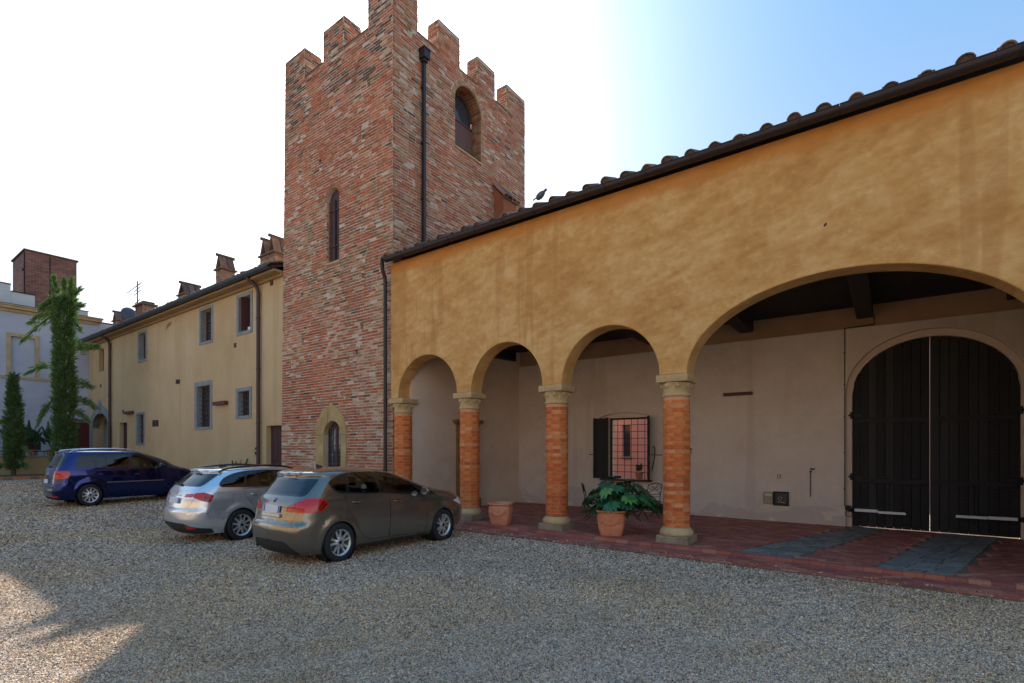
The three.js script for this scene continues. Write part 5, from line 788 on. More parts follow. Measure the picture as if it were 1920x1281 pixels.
function surface(rows, o) {
  const col = (k) => spline(rows.map((r) => r[0]), rows.map((r) => r[k])), Y = col(1), XR = col(2), XF = col(3), HW = col(4), vt = rows[rows.length - 1][0];
  const S = (t, r) => t <= -r ? 0 : t >= r ? t : (t + r) * (t + r) / (4 * r);
  const P = (u, v) => { const xr = XR(v), xf = XF(v), hw = HW(v), lim = Math.max(.004, Math.min(hw * .9, (xf - xr) * .45)), a = Math.min(o.rr, lim), b = Math.min(o.rf, lim); let x = xr + S(u - xr, a) - S(u - xf, b), z = hw - S(xr - u, a) - S(u - xf, b); const k = (x - o.xm) / o.hl, w = Math.max(.02, hw); x -= o.br * smooth(xr + .5, xr, x) * (1 - (z / w) ** 2) * clamp(hw / .5); x += o.bf * smooth(xf - .9, xf, x) * (1 - (z / w) ** 2) * clamp(hw / .5); z *= 1 - o.barrel * k * k; let y = Y(v); for (const [cx, cr] of o.flare) { const d = Math.hypot(x - cx, y - o.wy); if (z > .5) z += .018 * smooth(cr + .16, cr + .02, d); } return [x, y, z]; };
  const N = (u, v) => { const e = .006, a = P(u - e, v), b = P(u + e, v), c = P(u, v - e), d = P(u, Math.min(vt, v + e)), x = b.map((q, i) => q - a[i]), y = d.map((q, i) => q - c[i]), n = [x[1] * y[2] - x[2] * y[1], x[2] * y[0] - x[0] * y[2], x[0] * y[1] - x[1] * y[0]], l = Math.hypot(...n); return l < 1e-9 ? [0, 1, 0] : n.map((q) => q / l); };
  const panel = (outer, holes = [], off = 0, edge = .075, both = true) => {
    let c = dense(outer, edge); if (area(c) < 0) c = c.slice().reverse(); const hs = holes.map((h) => { const q = dense(h, edge); return area(q) > 0 ? q.slice().reverse() : q; });
    const V2 = (p) => p.map((a) => new THREE.Vector2(...a)); let tris = THREE.ShapeUtils.triangulateShape(V2(c), hs.map(V2)), pts = [...c, ...hs.flat()];
    for (let it = 0; it < 9; it++) { // conforming refinement
      const mid = new Map(), out = []; let cut = false; const key = (a, b) => a < b ? a * 1e6 + b : b * 1e6 + a;
      const long = (a, b) => Math.hypot(pts[a][0] - pts[b][0], pts[a][1] - pts[b][1]) > edge * 1.5;
      const m = (a, b) => { const k = key(a, b); if (!mid.has(k)) { pts.push([(pts[a][0] + pts[b][0]) / 2, (pts[a][1] + pts[b][1]) / 2]); mid.set(k, pts.length - 1); } return mid.get(k); };
      for (const [a, b, d] of tris) { const e = [long(a, b), long(b, d), long(d, a)], n = e[0] + e[1] + e[2]; if (!n) { out.push([a, b, d]); continue; } cut = true; const r = e[0] && (n < 2 || e[1] || n === 3) ? (n === 2 && !e[1] ? 2 : 0) : e[1] ? 1 : 2, T3 = [a, b, d], A = T3[r % 3], B = T3[(r + 1) % 3], D = T3[(r + 2) % 3]; if (n === 3) { const x = m(a, b), y = m(b, d), z = m(d, a); out.push([a, x, z], [x, b, y], [z, y, d], [x, y, z]); } else if (n === 1) { const x = m(A, B); out.push([A, x, D], [x, B, D]); } else { const rot = e[0] && e[1] ? 0 : e[1] && e[2] ? 1 : 2, p = T3[rot], q = T3[(rot + 1) % 3], s = T3[(rot + 2) % 3], x = m(p, q), y = m(q, s); out.push([p, x, s], [x, y, s], [x, q, y]); } }
      tris = out; if (!cut) break;
    }
    const pos = [], nor = [], uv = [], idx = [];
    for (const [u, v] of pts) { const p = P(u, v), n = N(u, v); pos.push(p[0] + n[0] * off, p[1] + n[1] * off, p[2] + n[2] * off); nor.push(...n); uv.push(u, v); }
    for (const t of tris) idx.push(...t);
    if (both) { const n = pts.length; for (let i = 0; i < n; i++) { pos.push(pos[i * 3], pos[i * 3 + 1], -pos[i * 3 + 2]); nor.push(nor[i * 3], nor[i * 3 + 1], -nor[i * 3 + 2]); uv.push(...pts[i]); } for (const t of tris) idx.push(t[0] + n, t[2] + n, t[1] + n); }
    const g = new THREE.BufferGeometry(); g.setAttribute('position', new THREE.Float32BufferAttribute(pos, 3)); g.setAttribute('normal', new THREE.Float32BufferAttribute(nor, 3)); g.setAttribute('uv', new THREE.Float32BufferAttribute(uv, 2)); g.setIndex(idx); return g;
  };
  return { P, N, panel, XR, XF, HW, Y, vt, z: (z, v) => [XR(v) - HW(v) + z, v], fz: (z, v) => [XF(v) + HW(v) - z, v] };
}
M.tyre = std({ color: rgb(.018, .018, .019), roughness: .85 }); M.rim = std({ color: rgb(.66, .67, .69), roughness: .34, metalness: .7 }); M.rimDark = std({ color: rgb(.03, .03, .032), roughness: .6, metalness: .4 });
M.carBlack = phy({ color: rgb(.012, .012, .013), roughness: .22, clearcoat: .6, clearcoatRoughness: .1 }); M.plastic = std({ color: rgb(.022, .022, .024), roughness: .7 }); M.chrome = std({ color: rgb(.70, .71, .73), roughness: .16, metalness: 1 });
M.glass = phy({ color: rgb(.34, .38, .38), roughness: .02, transmission: 1, thickness: 0, ior: 1.5, specularIntensity: 1 }); M.glassDark = phy({ color: rgb(.05, .058, .065), roughness: .02, transmission: 1, thickness: 0, ior: 1.7, specularIntensity: 1 });
M.lampRed = phy({ color: rgb(.62, .006, .008), roughness: .10, clearcoat: .7, clearcoatRoughness: .03, emissive: rgb(.10, .002, .001) }); M.lampDeep = phy({ color: rgb(.10, .004, .004), roughness: .15, clearcoat: 1 }); M.lampClear = phy({ color: rgb(.72, .74, .78), roughness: .12, clearcoat: 1 });
M.lampRed.emissive = rgb(0, 0, 0); M.seat = std({ color: rgb(.035, .033, .033), roughness: .9 }); M.plateWhite = std({ color: rgb(.66, .66, .68), roughness: .5 }); M.plateBlue = std({ color: rgb(.04, .07, .42), roughness: .5 });
M.liner = std({ color: rgb(.010, .010, .011), roughness: .95 });
function wheel(parent, x, z, side, rad, rimR, spokes) {
  const w = new THREE.Group(); w.name = 'wheel'; w.position.set(x, rad, z); if (side < 0) w.rotation.y = Math.PI; w.rotateZ(rr(0, 1)); parent.add(w); const hw = .102;
  const tp = [[rimR - .012, -hw], [rimR + .02, -hw - .006], [rad - .035, -hw - .003], [rad - .01, -hw + .014], [rad, -hw + .04], [rad, hw - .04], [rad - .01, hw - .014], [rad - .035, hw + .003], [rimR + .02, hw + .006], [rimR - .012, hw], [rimR - .014, -hw]].map((p) => new THREE.Vector2(...p));
  part('tyre', new THREE.LatheGeometry(tp, 48).rotateX(Math.PI / 2), M.tyre, w);
  const rp = [[rimR - .035, -hw + .01], [rimR - .035, hw - .03], [rimR - .02, hw - .012], [rimR - .004, hw + .002], [rimR, hw - .008], [rimR, hw - .02]].map((p) => new THREE.Vector2(...p)), o = [new THREE.LatheGeometry(rp, 44).rotateX(Math.PI / 2)];
  for (let i = 0; i < spokes.n; i++) for (const s of spokes.twin ? [-1, 1] : [0]) { const a = i / spokes.n * Math.PI * 2, da = s * spokes.twin, len = rimR - .05, g = new THREE.BoxGeometry(len, spokes.w, .03, 3, 1, 1), p = g.attributes.position; for (let k = 0; k < p.count; k++) { const t = p.getX(k) / len + .5; p.setXYZ(k, .045 + t * (len - .02), p.getY(k) * lerp(1.15, .85, t) + s * spokes.sp * (1 - t * .0) * lerp(.35, 1, t), p.getZ(k) * lerp(1.2, .7, t) + hw - .03 - .028 * (1 - Math.abs(2 * t - 1)) * .6); } g.rotateZ(a + da); o.push(g); }
  o.push(new THREE.CylinderGeometry(.062, .07, .03, 24).rotateX(Math.PI / 2).translate(0, 0, hw - .03)); const rim = merge(o); rim.computeVertexNormals(); part('rim', rim, M.rim, w);
  part('brake_disc', new THREE.CylinderGeometry(rimR * .66, rimR * .66, .02, 32).rotateX(Math.PI / 2).translate(0, 0, .0), std({ color: rgb(.16, .155, .15), roughness: .4, metalness: .8 }), w);
  part('wheel_disc', new THREE.CylinderGeometry(rimR - .03, rimR - .03, .01, 32).rotateX(Math.PI / 2).translate(0, 0, -.03), M.rimDark, w); part('hub_cap', new THREE.CylinderGeometry(.031, .031, .012, 20).rotateX(Math.PI / 2).translate(0, 0, hw - .012), M.carBlack, w);
  part('wheel_bolts', Array.from({ length: 5 }, (_, i) => new THREE.CylinderGeometry(.009, .009, .01, 6).rotateX(Math.PI / 2).translate(Math.cos(i * 1.257) * .05, Math.sin(i * 1.257) * .05, hw - .013)), M.rimDark, w);
}
function makeCar(s) {
  const car = thing(s.name, s.label, 'car', s.pos, 'cars parked in the courtyard'); car.rotation.y = Math.PI / 2 + (s.yaw ?? 0); car.scale.set(...s.scale);
  const F = surface(s.rows, { rr: s.rr, rf: .45, br: s.br, bf: .18, xm: s.wb / 2, hl: s.len / 2, barrel: .045, flare: [[0, s.arch], [s.wb, s.arch]], wy: s.rad }), v0 = s.rows[0][0], Z = F.z;
  const paint = s.paint;
  // outline of the right half, wheel arches cut from below
  const out = [], step = .05; const low = [[Z(0, v0)[0], v0]];
  for (const cx of [0, s.wb]) { const h = Math.sqrt(s.arch ** 2 - (s.rad - v0) ** 2), a0 = Math.atan2(v0 - s.rad, -h), n = 22; for (let i = 0; i <= n; i++) { const a = Math.PI - (Math.PI + 2 * Math.asin((v0 - s.rad) / s.arch) * -1) * 0, t = lerp(Math.PI - Math.asin((v0 - s.rad) / s.arch), Math.asin((v0 - s.rad) / s.arch), i / n); low.push([cx + s.arch * Math.cos(t), s.rad + s.arch * Math.sin(t)]); } }
  
  const R2 = (a) => a.map((p) => p[0] === 'z' ? [...Z(p[1], p[2]), ...p.slice(3)] : p[0] === 'f' ? [...F.fz(p[1], p[2]), ...p.slice(3)] : p);
  // panels that reach the middle of the car: first and last point lie on the centre line, which is followed between them
  const midP = (a, r, C = Z) => { const q = R2(a); q[0] = [...q[0].slice(0, 2), 0]; q[q.length - 1] = [...q[q.length - 1].slice(0, 2), 0]; return roundPoly(q, r); };
  const closeC = (p, C = Z) => { const o = p.slice(), a = p[p.length - 1][1], b = p[0][1], n = Math.max(2, Math.ceil(Math.abs(a - b) / .04)); for (let i = 1; i < n; i++) o.push(C(0, lerp(a, b, i / n))); return o; };
  const insetC = (p, d, C = Z) => { const q = inset(p, d), n = p.length; q[0] = C(0, p[0][1] + d); q[n - 1] = C(0, p[n - 1][1] - d); return q; };
  const dlo = roundPoly(R2(s.dlo), .05), doors = s.doors.map((d) => roundPoly(R2(d), .05)), lamps = s.lamps.map((l) => roundPoly(R2(l.p), l.r ?? .03)), gate = midP(s.tailgate, .045), screen = midP(s.windscreen, .05), valance = closeC(R2(s.valance)), head = roundPoly(R2(s.headlamp), .04), mini = s.mini ? roundPoly(R2(s.mini), .015) : null, fuel = roundPoly(s.fuel, .035);
  { const [sb, st] = [screen[0][1], screen[screen.length - 1][1]], [gb, gt] = [gate[0][1], gate[gate.length - 1][1]];
    out.push(...low); for (let v = v0; v < sb - .01; v += step) out.push(F.fz(0, v)); out.push(...screen); for (let v = st + .03; v < F.vt; v += step) out.push(F.fz(0, v)); out.push(F.fz(0, F.vt - .001));
    for (let v = F.vt - .001; v > gt + .01; v -= step) out.push(Z(0, v)); out.push(...gate.slice().reverse()); for (let v = gb - .03; v > v0 + .02; v -= step) out.push(Z(0, v)); }
  // what lies on the tailgate is cut from it, what lies beside it is cut from the body
  const bodyHoles = [dlo, ...doors, head, fuel, ...lamps.filter((_, i) => !s.lamps[i].gate)]; if (mini) bodyHoles.push(mini);
  part('body', F.panel(out, bodyHoles), paint, car);
  const vb = s.belt - .08, so = [...low]; for (let v = v0; v < vb; v += step) so.push(F.fz(0, v)); so.push(F.fz(0, vb)); for (let v = vb; v > v0 + .02; v -= step) so.push(Z(0, v)); const shell = F.panel(inset(so, .004), [], -.03, .12); part('inner_shell', shell, M.liner, car);
  doors.forEach((d, i) => { const g = new THREE.Group(); g.name = 'door'; car.add(g); part('door_skin', F.panel(inset(d, .006), []), paint, g);
    if (s.handles[i]) { const [hx, hy] = s.handles[i], z = F.P(hx, hy)[2], o = []; for (const k of [-1, 1]) o.push(tube([[hx - .10, hy, k * (z - .002)], [hx - .06, hy + .003, k * (z + .032)], [hx + .06, hy - .004, k * (z + .034)], [hx + .10, hy - .006, k * (z - .002)]], .0125, 7, 20)); part('handle', o, s.handleMat ?? paint, g); part('handle_recess', [-1, 1].map((k) => new THREE.SphereGeometry(1, 16, 8).scale(.075, .03, .008).translate(hx, hy - .002, k * (z - .001))), M.carBlack, g); } });
  // window band
  part('window_trim', F.panel(dlo, s.panes.map((p) => roundPoly(p, .045)), -.004), M.carBlack, car);
  s.panes.forEach((p, i) => part('window', F.panel(inset(roundPoly(p, .045), -.006), [], -.009), i < s.dark ? M.glassDark : M.glass, car));
  if (s.beltChrome) part('window_strip', F.panel(s.beltChrome, [], .004), M.chrome, car);
  // tailgate with its window, lamps, handle, plate, badge and wiper
  const tg = new THREE.Group(); tg.name = 'tailgate'; car.add(tg); const glass = midP(s.glass, .05), gl = lamps.filter((_, i) => s.lamps[i].gate);
  part('tailgate_skin', F.panel((() => { const g = insetC(gate, .004), o = g.slice(), top = g[g.length - 1][1], gt = glass[glass.length - 1][1], gb = glass[0][1]; for (let v = top - .012; v > gt; v -= .012) o.push(Z(0, v)); o.push(...glass.slice().reverse()); for (let v = gb - .03; v > g[0][1] + .01; v -= .03) o.push(Z(0, v)); return o; })(), [...gl]), paint, tg); part('rear_window', F.panel(closeC(insetC(glass, -.003)), [], -.003, .06), s.rearGlass ?? M.glassDark, tg);
  part('window_surround', F.panel([...glass, ...insetC(glass, .032).reverse()], [], -.0005, .05), M.carBlack, tg);
  s.lamps.forEach((l, i) => part('tail_lamp', F.panel(inset(lamps[i], .004), [], .005, .04), l.m ?? M.lampRed, l.gate ? tg : car)); (s.lampBits ?? []).forEach((b) => part('lamp_insert', F.panel(roundPoly(R2(b.p), .012), [], .0075, .03), b.m, car));
  part('valance', F.panel(valance, [], .004), M.plastic, car); if (s.refl) part('reflector', F.panel(roundPoly(R2(s.refl), .015), [], .008, .04), M.lampRed, car);
  part('headlamp', F.panel(inset(head, .003), [], .003, .05), M.lampClear, car); part('windscreen', F.panel(closeC(insetC(screen, -.004, F.fz), F.fz), [], -.006), M.glass, car); part('fuel_flap', F.panel(inset(fuel, .004), []), paint, car);
  if (mini) part('side_moulding', F.panel(mini, [], .008, .05), s.miniMat, car);
  const tail = (y, z = 0) => { const p = F.P(...Z(Math.max(z, 0), y)), n = F.N(...Z(Math.max(z, 0), y)); return { p, tilt: Math.atan2(n[1], -n[0]) }; };
  { const { p, tilt } = tail(s.plate[0]), g = new THREE.Group(); g.name = 'number_plate'; g.position.set(p[0] - .012, p[1], 0); g.rotation.z = -tilt; car.add(g); part('plate', rbox(.012, .115, .52, .005), M.plateWhite, g); for (const k of [-1, 1]) part('plate_band', rbox(.013, .112, .042, .003, -.001, 0, k * .237), M.plateBlue, g); }
  { const { p, tilt } = tail(s.badge), g = new THREE.Group(); g.name = 'badge'; g.position.set(p[0], p[1], 0); g.rotation.z = -tilt; car.add(g); s.badgeFn(g); }
  if (s.strip) { const { p, tilt } = tail(s.strip[0]), m = part('tailgate_strip', rbox(.045, s.strip[1], s.strip[2], .012, 0, 0, 0), s.strip[3], tg); m.position.set(p[0] - .004, p[1], 0); m.rotation.z = -tilt; }
  if (s.wiper) { const y = s.wiper, a = tail(y).p, b = F.P(...Z(.42, y + .02)); part('rear_wiper', [tube([[a[0] - .02, y, .0], [a[0] - .028, y + .03, -.2], [b[0] - .035, y + .045, -.44]], .009, 6), new THREE.SphereGeometry(.03, 10, 8).translate(a[0] - .012, y, 0)], M.plastic, tg); }
  part('brake_light', (() => { const p = F.P(...Z(0, s.spoil)); return rbox(.03, .022, .30, .006, p[0] + .004, p[1] + .002, 0); })(), M.lampDeep, car);
  // roof: fin and rails
  { const y = F.Y(F.vt); part('roof_fin', (() => { const sh = polyShape([[-.09, 0], [.10, 0], [.02, .035], [-.06, .06], [-.10, .055]]); return new THREE.ExtrudeGeometry(sh, { depth: .03, bevelEnabled: true, bevelSize: .006, bevelThickness: .012, bevelSegments: 2 }).translate(s.fin, y - .02, -.015); })(), s.finMat ?? paint, car); }
  if (s.rails) for (const k of [-1, 1]) { const pts = s.rails.map(([x, y, z]) => [x, y, k * z]); part('roof_rail', [tube(pts, .02, 8, 40)], s.railMat, car); }
  // mirrors, wheels, wells, floor, seats
  for (const k of [-1, 1]) { const [mx, my] = s.mirror, z = F.P(mx, my)[2], g = new THREE.Group(); g.name = 'door_mirror'; car.add(g); const b = new THREE.SphereGeometry(1, 20, 14), p = b.attributes.position; for (let i = 0; i < p.count; i++) if (p.getX(i) < -.35) p.setX(i, -.35); b.computeVertexNormals(); part('mirror_shell', b.scale(.10, .075, .115).translate(mx, my + .06, k * (z + .13)), paint, g); part('mirror_glass', new THREE.CylinderGeometry(1, 1, .012, 24).rotateZ(Math.PI / 2).scale(.5, .062, .098).translate(mx - .036, my + .06, k * (z + .13)), M.chrome, g); part('mirror_foot', rbox(.09, .035, .12, .012, mx, my + .01, k * (z + .03)), M.plastic, g); }
  for (const x of [0, s.wb]) for (const k of [-1, 1]) { wheel(car, x, k * s.track, k, s.rad, s.rim, s.spokes); part('wheel_well', [new THREE.CylinderGeometry(s.arch + .012, s.arch + .012, .32, 28, 1, true).rotateX(Math.PI / 2).translate(x, s.rad, k * (s.track - .085)), new THREE.CylinderGeometry(s.arch + .01, s.arch + .01, .01, 28).rotateX(Math.PI / 2).translate(x, s.rad, k * (s.track - .22))], M.liner, car); }
  part('floor_pan', rbox(s.len - .35, .06, 1.30, .02, s.wb / 2 - .0, v0 + .07, 0), M.liner, car);
  const st = (x, z, w, h) => { const g = new THREE.Group(); g.name = 'seat'; car.add(g); part('cushion', rbox(.5, .16, w, .05, x + .24, .48, z), M.seat, g); part('seat_back', rbox(.13, .62, w, .05, 0, .31, 0, 3).rotateZ(.22).translate(x - .02, .5, z), M.seat, g); part('headrest', rbox(.09, .17, .26, .04, 0, 0, 0, 3).rotateZ(.15).translate(x - .19, h, z), M.seat, g); };
  for (const z of [-.37, .37]) { st(1.35, z, .5, 1.24); st(.42, z, .6, 1.20); }
  part('dashboard', rbox(.45, .25, 1.36, .08, 2.15, .88, 0), M.seat, car); part('steering_wheel', new THREE.TorusGeometry(.18, .016, 8, 28).rotateY(Math.PI / 2).rotateZ(-.4).translate(1.86, .93, -.37), M.plastic, car); part('parcel_shelf', rbox(.55, .03, 1.2, .01, -.22, s.belt - .08, 0), M.seat, car);
  (s.extra ?? (() => {}))(car, F, Z);
  return car;
}
const metal = (r, g, b, m = .55, ro = .34) => phy({ color: rgb(r, g, b), metalness: m, roughness: ro, clearcoat: 1, clearcoatRoughness: .04 });
const disc = (g, r, m, x = -.006, t = .012) => part('badge_disc', new THREE.CylinderGeometry(r, r, t, 32).rotateZ(Math.PI / 2).translate(x, 0, 0), m, g);
makeCar({
  name: 'parked_car', label: 'grey brown compact people carrier parked nearest to the arches', pos: [-7.70, 0, -4.89], scale: [.856, .955, .856], paint: metal(.24, .21, .168, .78, .2), len: 4.34, wb: 2.70, rad: .325, arch: .352, rim: .232, track: .80, spokes: { n: 5, w: .036, twin: .19, sp: .010 }, rr: .30, br: .09, belt: 1.06,
  rows: [[.17, .17, -.62, 3.30, .80], [.28, .28, -.74, 3.46, .862], [.42, .42, -.80, 3.53, .885], [.58, .58, -.815, 3.54, .897], [.66, .66, -.80, 3.53, .90], [.70, .70, -.755, 3.51, .90], [.85, .85, -.725, 3.40, .90], [.95, .95, -.705, 3.18, .893], [1.0, 1.0, -.685, 2.95, .884], [1.05, 1.05, -.655, 2.65, .870], [1.09, 1.09, -.62, 2.44, .857], [1.2, 1.2, -.53, 2.10, .824], [1.32, 1.32, -.43, 1.74, .784], [1.40, 1.40, -.375, 1.47, .748], [1.43, 1.43, -.415, 1.36, .73], [1.47, 1.465, -.40, 1.2, .70], [1.54, 1.502, -.28, .98, .63], [1.70, 1.533, -.02, .75, .47], [1.95, 1.55, .22, .56, .22], [2.15, 1.555, .36, .45, .006]],
  dlo: [[-.20, 1.31, .1], [-.09, 1.18, .1], [.03, 1.125], [1.0, 1.065], [2.50, .955], [1.80, 1.29, .12], [1.42, 1.425, .15], [.85, 1.475, .2], [.20, 1.46, .2], [-.02, 1.40, .15]],
  panes: [[[-.16, 1.31], [-.03, 1.185], [.17, 1.145], [.205, 1.435], [.0, 1.38]], [[.235, 1.14], [.93, 1.095], [.83, 1.452], [.27, 1.44]], [[1.0, 1.088], [2.03, 1.02], [1.70, 1.262], [1.38, 1.408], [.92, 1.45]]], dark: 1,
  doors: [[[.10, 1.10], [.15, .92, .1], [.31, .64, .1], [.50, .39, .12], [.64, .30], [1.162, .275, .02], [1.162, 1.035, .02]], [[1.17, 1.035, .02], [1.17, .275, .02], [2.20, .24], [2.22, .66], [2.11, .93], [2.06, .975]]], handles: [[.36, .965], [1.36, .915]], handleMat: metal(.2, .18, .15),
  lamps: [{ gate: true, p: [['z', .42, .87], ['z', .47, .955], ['z', .66, 1.02], ['z', .645, .868]] }, { p: [['z', .655, .868], ['z', .67, 1.03], [-.62, 1.085], [-.38, 1.075], [-.24, 1.015], [-.235, .955], [-.37, .86], [-.60, .845]] }],
  lampBits: [{ m: M.lampDeep, p: [[-.50, .885], [-.33, 1.025], [-.30, 1.01], [-.455, .885]] }, { m: M.lampDeep, p: [[-.43, .885], [-.285, .995], [-.265, .975], [-.385, .885]] }, { m: M.lampDeep, p: [['z', .50, .91], ['z', .51, .925], ['z', .635, .945], ['z', .635, .93]] }],
  tailgate: [['z', 0, .675], ['z', .66, .675], ['z', .735, .83, .03], ['z', .78, 1.085, .02], ['z', .835, 1.12, .02], ['z', .835, 1.40, .02], ['z', 0, 1.395]],
  glass: [['z', 0, 1.105], ['z', .70, 1.105], ['z', .785, 1.135], ['z', .80, 1.375], ['z', 0, 1.375]],
  windscreen: [['f', 0, 1.11], ['f', .62, 1.09], ['f', .52, 1.40], ['f', 0, 1.43]], valance: [['z', 0, .18], ['z', .70, .18], ['z', .60, .33], ['z', .50, .40], ['z', 0, .41]],
  headlamp: [[3.02, .80], [3.30, .855], ['f', .60, .80], ['f', .58, .70], [3.32, .70]], fuel: [[-.20, 1.03], [.05, 1.02], [.05, .86], [-.20, .87]],
  plate: [.90], badge: 1.035, badgeFn: (g) => { disc(g, .043, M.chrome); disc(g, .039, M.carBlack, -.010); for (const [a, m] of [[0, M.white], [1, M.plateBlue], [2, M.white], [3, M.plateBlue]]) part('badge_quarter', new THREE.CylinderGeometry(.026, .026, .004, 10, 1, false, a * Math.PI / 2, Math.PI / 2).rotateZ(Math.PI / 2).translate(-.018, 0, 0), m, g); },
  strip: [.795, .055, .60, metal(.30, .28, .25, .7, .25)], spoil: 1.425, fin: .15, mirror: [2.02, 1.0],
  extra: (car, F) => { part('exhaust_tip', new THREE.CylinderGeometry(.038, .038, .16, 18, 1, true).rotateZ(Math.PI / 2).translate(-.70, .26, -.58), std({ color: rgb(.6, .6, .6), roughness: .2, metalness: 1, side: THREE.DoubleSide }), car); part('side_sill', F.panel([[.40, .175], [2.32, .175], [2.32, .215], [.40, .225]], [], .006), M.plastic, car); },
});
makeCar({
  name: 'parked_car', label: 'silver estate car with black roof rails parked between the blue and the brown car', pos: [-10.87, 0, -4.91], scale: [.856, .955, .856], paint: metal(.78, .785, .80, .75, .22), len: 4.57, wb: 2.64, rad: .322, arch: .352, rim: .230, track: .79, spokes: { n: 5, w: .038, twin: .22, sp: .014 }, rr: .32, br: .12, belt: 1.10,
  rows: [[.20, .20, -.80, 3.35, .79], [.36, .36, -.95, 3.50, .865], [.50, .50, -.985, 3.58, .887], [.64, .64, -.985, 3.58, .895], [.72, .72, -.945, 3.56, .895], [.85, .85, -.92, 3.42, .895], [1.0, 1.0, -.865, 3.0, .88], [1.08, 1.08, -.81, 2.55, .864], [1.13, 1.13, -.765, 2.32, .85], [1.25, 1.25, -.62, 1.92, .802], [1.36, 1.36, -.475, 1.58, .752], [1.39, 1.39, -.45, 1.45, .735], [1.42, 1.42, -.50, 1.32, .715], [1.47, 1.45, -.46, 1.12, .67], [1.60, 1.478, -.2, .85, .55], [1.85, 1.494, .15, .6, .28], [2.05, 1.498, .3, .45, .006]],
  dlo: [[-.48, 1.15, .06], [-.38, 1.275, .1], [-.16, 1.365, .15], [.18, 1.42, .2], [.75, 1.435, .2], [1.30, 1.37, .2], [1.85, 1.10], [2.35, .985], [.05, 1.085], [-.42, 1.105]],
  panes: [[[-.43, 1.15], [-.35, 1.25], [-.15, 1.335], [.15, 1.392], [.05, 1.115], [-.39, 1.125]], [[.10, 1.11], [.20, 1.40], [.33, 1.41], [.42, 1.105]], [[.45, 1.105], [.37, 1.41], [.78, 1.41], [.86, 1.09]], [[.92, 1.085], [1.95, 1.02], [1.60, 1.20], [1.26, 1.35], [.86, 1.405]]], dark: 2, beltChrome: [[-.44, 1.088], [2.3, .962], [2.3, .976], [-.44, 1.102]],
  doors: [[[.02, 1.06, .02], [.10, .90, .1], [.28, .66, .1], [.46, .40, .1], [.62, .31], [1.12, .29, .02], [1.12, 1.03, .02]], [[1.13, 1.03, .02], [1.13, .29, .02], [2.17, .27], [2.2, .65], [2.08, .94]]], handles: [[.30, .93], [1.32, .89]], handleMat: M.chrome,
  lamps: [{ gate: true, p: [['z', .40, .925], ['z', .43, .985], ['z', .69, 1.0], ['z', .69, .93]] }, { p: [['z', .70, .925], ['z', .70, 1.01], [-.80, 1.025], [-.57, .955, .05], [-.665, .815], [-.80, .84]] }], lampBits: [{ m: M.lampDeep, p: [[-.80, .945], [-.66, .94], [-.70, .86], [-.80, .88]] }],
  tailgate: [['z', 0, .70], ['z', .62, .70], ['z', .72, .84], ['z', .77, 1.08, .02], ['z', .81, 1.13, .02], ['z', .815, 1.39, .02], ['z', 0, 1.385]], glass: [['z', 0, 1.125], ['z', .70, 1.125], ['z', .765, 1.155], ['z', .785, 1.365], ['z', 0, 1.365]],
  windscreen: [['f', 0, 1.14], ['f', .62, 1.12], ['f', .52, 1.36], ['f', 0, 1.40]], valance: [['z', 0, .21], ['z', .82, .21], [-.55, .22], [-.62, .31], ['z', .72, .36], ['z', .52, .42], ['z', 0, .42]], refl: [['z', .56, .375], ['z', .78, .36], ['z', .80, .31], ['z', .58, .32]],
  headlamp: [[3.0, .82], [3.28, .86], ['f', .6, .80], ['f', .58, .72], [3.3, .72]], fuel: [[-.20, .95], [-.01, .94], [-.03, .79], [-.21, .80]], plate: [.855], badge: 1.02, badgeFn: (g) => disc(g, .045, M.chrome), strip: [.96, .03, .46, M.chrome], wiper: 1.14, spoil: 1.412, fin: .0, finMat: M.plastic, mirror: [1.95, 1.01],
  rails: [[-.42, 1.40, .70], [-.30, 1.455, .685], [.0, 1.49, .67], [.6, 1.515, .66], [1.1, 1.485, .66], [1.45, 1.40, .675]], railMat: M.carBlack,
});
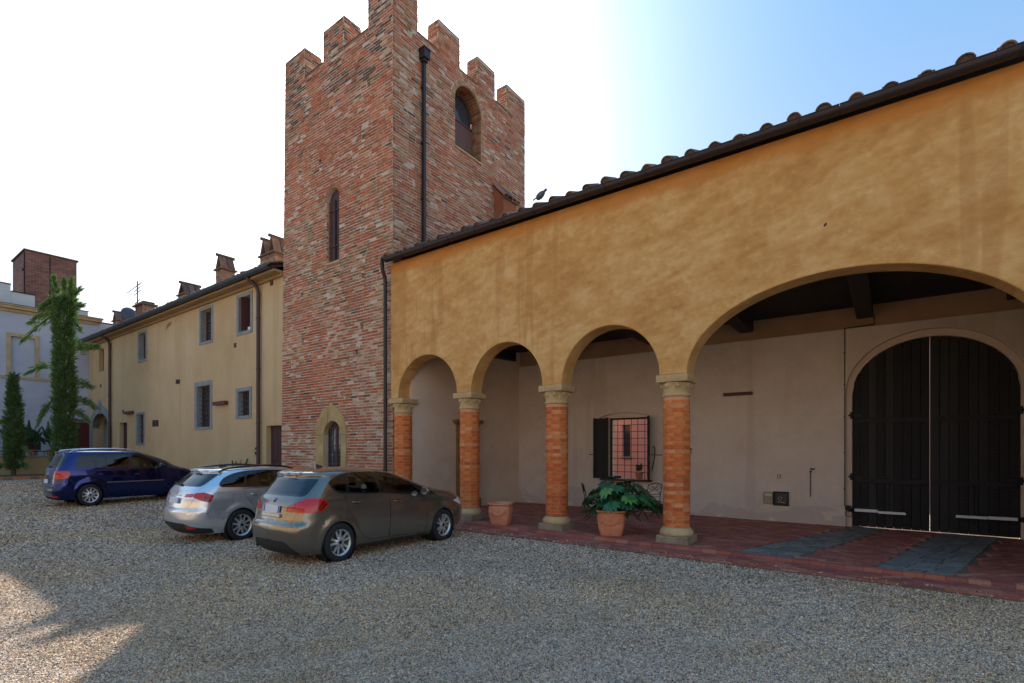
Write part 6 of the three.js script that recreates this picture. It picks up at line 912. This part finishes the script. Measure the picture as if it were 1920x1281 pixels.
makeCar({
  name: 'parked_car', label: 'dark blue people carrier with silver roof rails parked farthest left', pos: [-19.32, groundY(-19.1), -4.70], scale: [.88, .985, .88], paint: phy({ color: rgb(.004, .014, .135), metalness: .9, roughness: .12, clearcoat: 1, clearcoatRoughness: .03 }), len: 4.40, wb: 2.68, rad: .325, arch: .36, rim: .232, track: .79, spokes: { n: 10, w: .040, twin: 0, sp: 0 }, rr: .30, br: .08, belt: 1.12,
  rows: [[.20, .20, -.72, 3.35, .80], [.35, .35, -.84, 3.45, .865], [.48, .48, -.872, 3.51, .889], [.60, .60, -.87, 3.50, .895], [.66, .66, -.84, 3.48, .897], [.85, .85, -.815, 3.38, .897], [1.0, 1.0, -.785, 3.0, .888], [1.10, 1.10, -.745, 2.56, .872], [1.3, 1.3, -.66, 2.20, .826], [1.48, 1.48, -.565, 1.76, .778], [1.53, 1.53, -.545, 1.62, .758], [1.56, 1.56, -.58, 1.52, .738], [1.61, 1.588, -.53, 1.36, .69], [1.74, 1.615, -.25, 1.1, .55], [2.0, 1.630, .15, .85, .27], [2.18, 1.634, .4, .65, .006]],
  dlo: [[-.36, 1.14], [-.29, 1.49, .08], [.12, 1.54], [1.15, 1.555, .3], [1.62, 1.47, .2], [2.0, 1.26], [2.36, 1.05], [.9, 1.10], [-.30, 1.125]],
  panes: [[[-.31, 1.16], [-.25, 1.465], [.10, 1.515], [.11, 1.14]], [[.20, 1.14], [.19, 1.52], [.41, 1.53], [.42, 1.135]], [[.46, 1.135], [.45, 1.53], [1.06, 1.53], [1.09, 1.12]], [[1.19, 1.115], [1.14, 1.53], [1.58, 1.45], [1.96, 1.22], [1.97, 1.09]], [[2.03, 1.085], [2.03, 1.20], [2.27, 1.065]]], dark: 3,
  doors: [[[.15, 1.08, .02], [.19, .86, .1], [.33, .62, .1], [.48, .40, .1], [.60, .30], [1.13, .28, .02], [1.13, 1.08, .02]], [[1.14, 1.08, .02], [1.14, .28, .02], [2.19, .27], [2.22, .65], [2.14, 1.0]]], handles: [[.30, .92], [1.32, .89]],
  lamps: [{ gate: true, p: [['z', .56, .83], ['z', .56, 1.02], ['z', .695, 1.025], ['z', .695, .82]] }, { p: [['z', .70, .82], ['z', .70, 1.03], [-.70, 1.05], [-.50, 1.04], [-.52, .86], [-.60, .82]] }], lampBits: [{ m: M.lampDeep, p: [['z', .72, .845], ['z', .72, .87], [-.60, .87], [-.62, .845]] }],
  tailgate: [['z', 0, .62], ['z', .70, .62], ['z', .735, .80], ['z', .77, 1.07, .02], ['z', .80, 1.12, .02], ['z', .79, 1.53, .02], ['z', 0, 1.525]], glass: [['z', 0, 1.12], ['z', .72, 1.12], ['z', .765, 1.145], ['z', .76, 1.505], ['z', 0, 1.505]],
  windscreen: [['f', 0, 1.13], ['f', .62, 1.10], ['f', .5, 1.50], ['f', 0, 1.54]], valance: [['z', 0, .21], ['z', .75, .21], ['z', .72, .27], ['z', 0, .30]], refl: [['z', .50, .34], ['z', .82, .335], ['z', .80, .29], ['z', .52, .295]],
  headlamp: [[3.0, .80], [3.28, .85], ['f', .6, .78], ['f', .58, .68], [3.3, .68]], fuel: [[-.28, .98], [-.07, .97], [-.08, .80], [-.28, .81]], plate: [.74], badge: .95, badgeFn: (g) => { disc(g, .055, M.chrome); disc(g, .047, M.plateBlue, -.010); part('badge_letters', [[[-.026, .034], [0, -.002]], [[.026, .034], [0, -.002]], [[-.036, .018], [-.016, -.032]], [[-.016, -.032], [0, -.004]], [[0, -.004], [.016, -.032]], [[.016, -.032], [.036, .018]]].map(([a, b]) => bar([-.018, a[1], a[0]], [-.018, b[1], b[0]], .0035, 5)), M.chrome, g); },
  wiper: 1.15, spoil: 1.548, fin: .0, finMat: M.plastic, mirror: [1.98, 1.09], mini: [[.44, .665], [2.12, .665], [2.12, .69], [.44, .69]], miniMat: M.chrome,
  rails: [[-.48, 1.56, .70], [-.38, 1.625, .685], [.1, 1.668, .67], [.8, 1.675, .665], [1.2, 1.64, .67], [1.45, 1.565, .69]], railMat: M.chrome,
});
// ---------------------------------------------------------------- shadows on, draw
scene.traverse((o) => { if (o.isMesh) { o.castShadow = true; o.receiveShadow = true; } });
renderer.render(scene, camera);
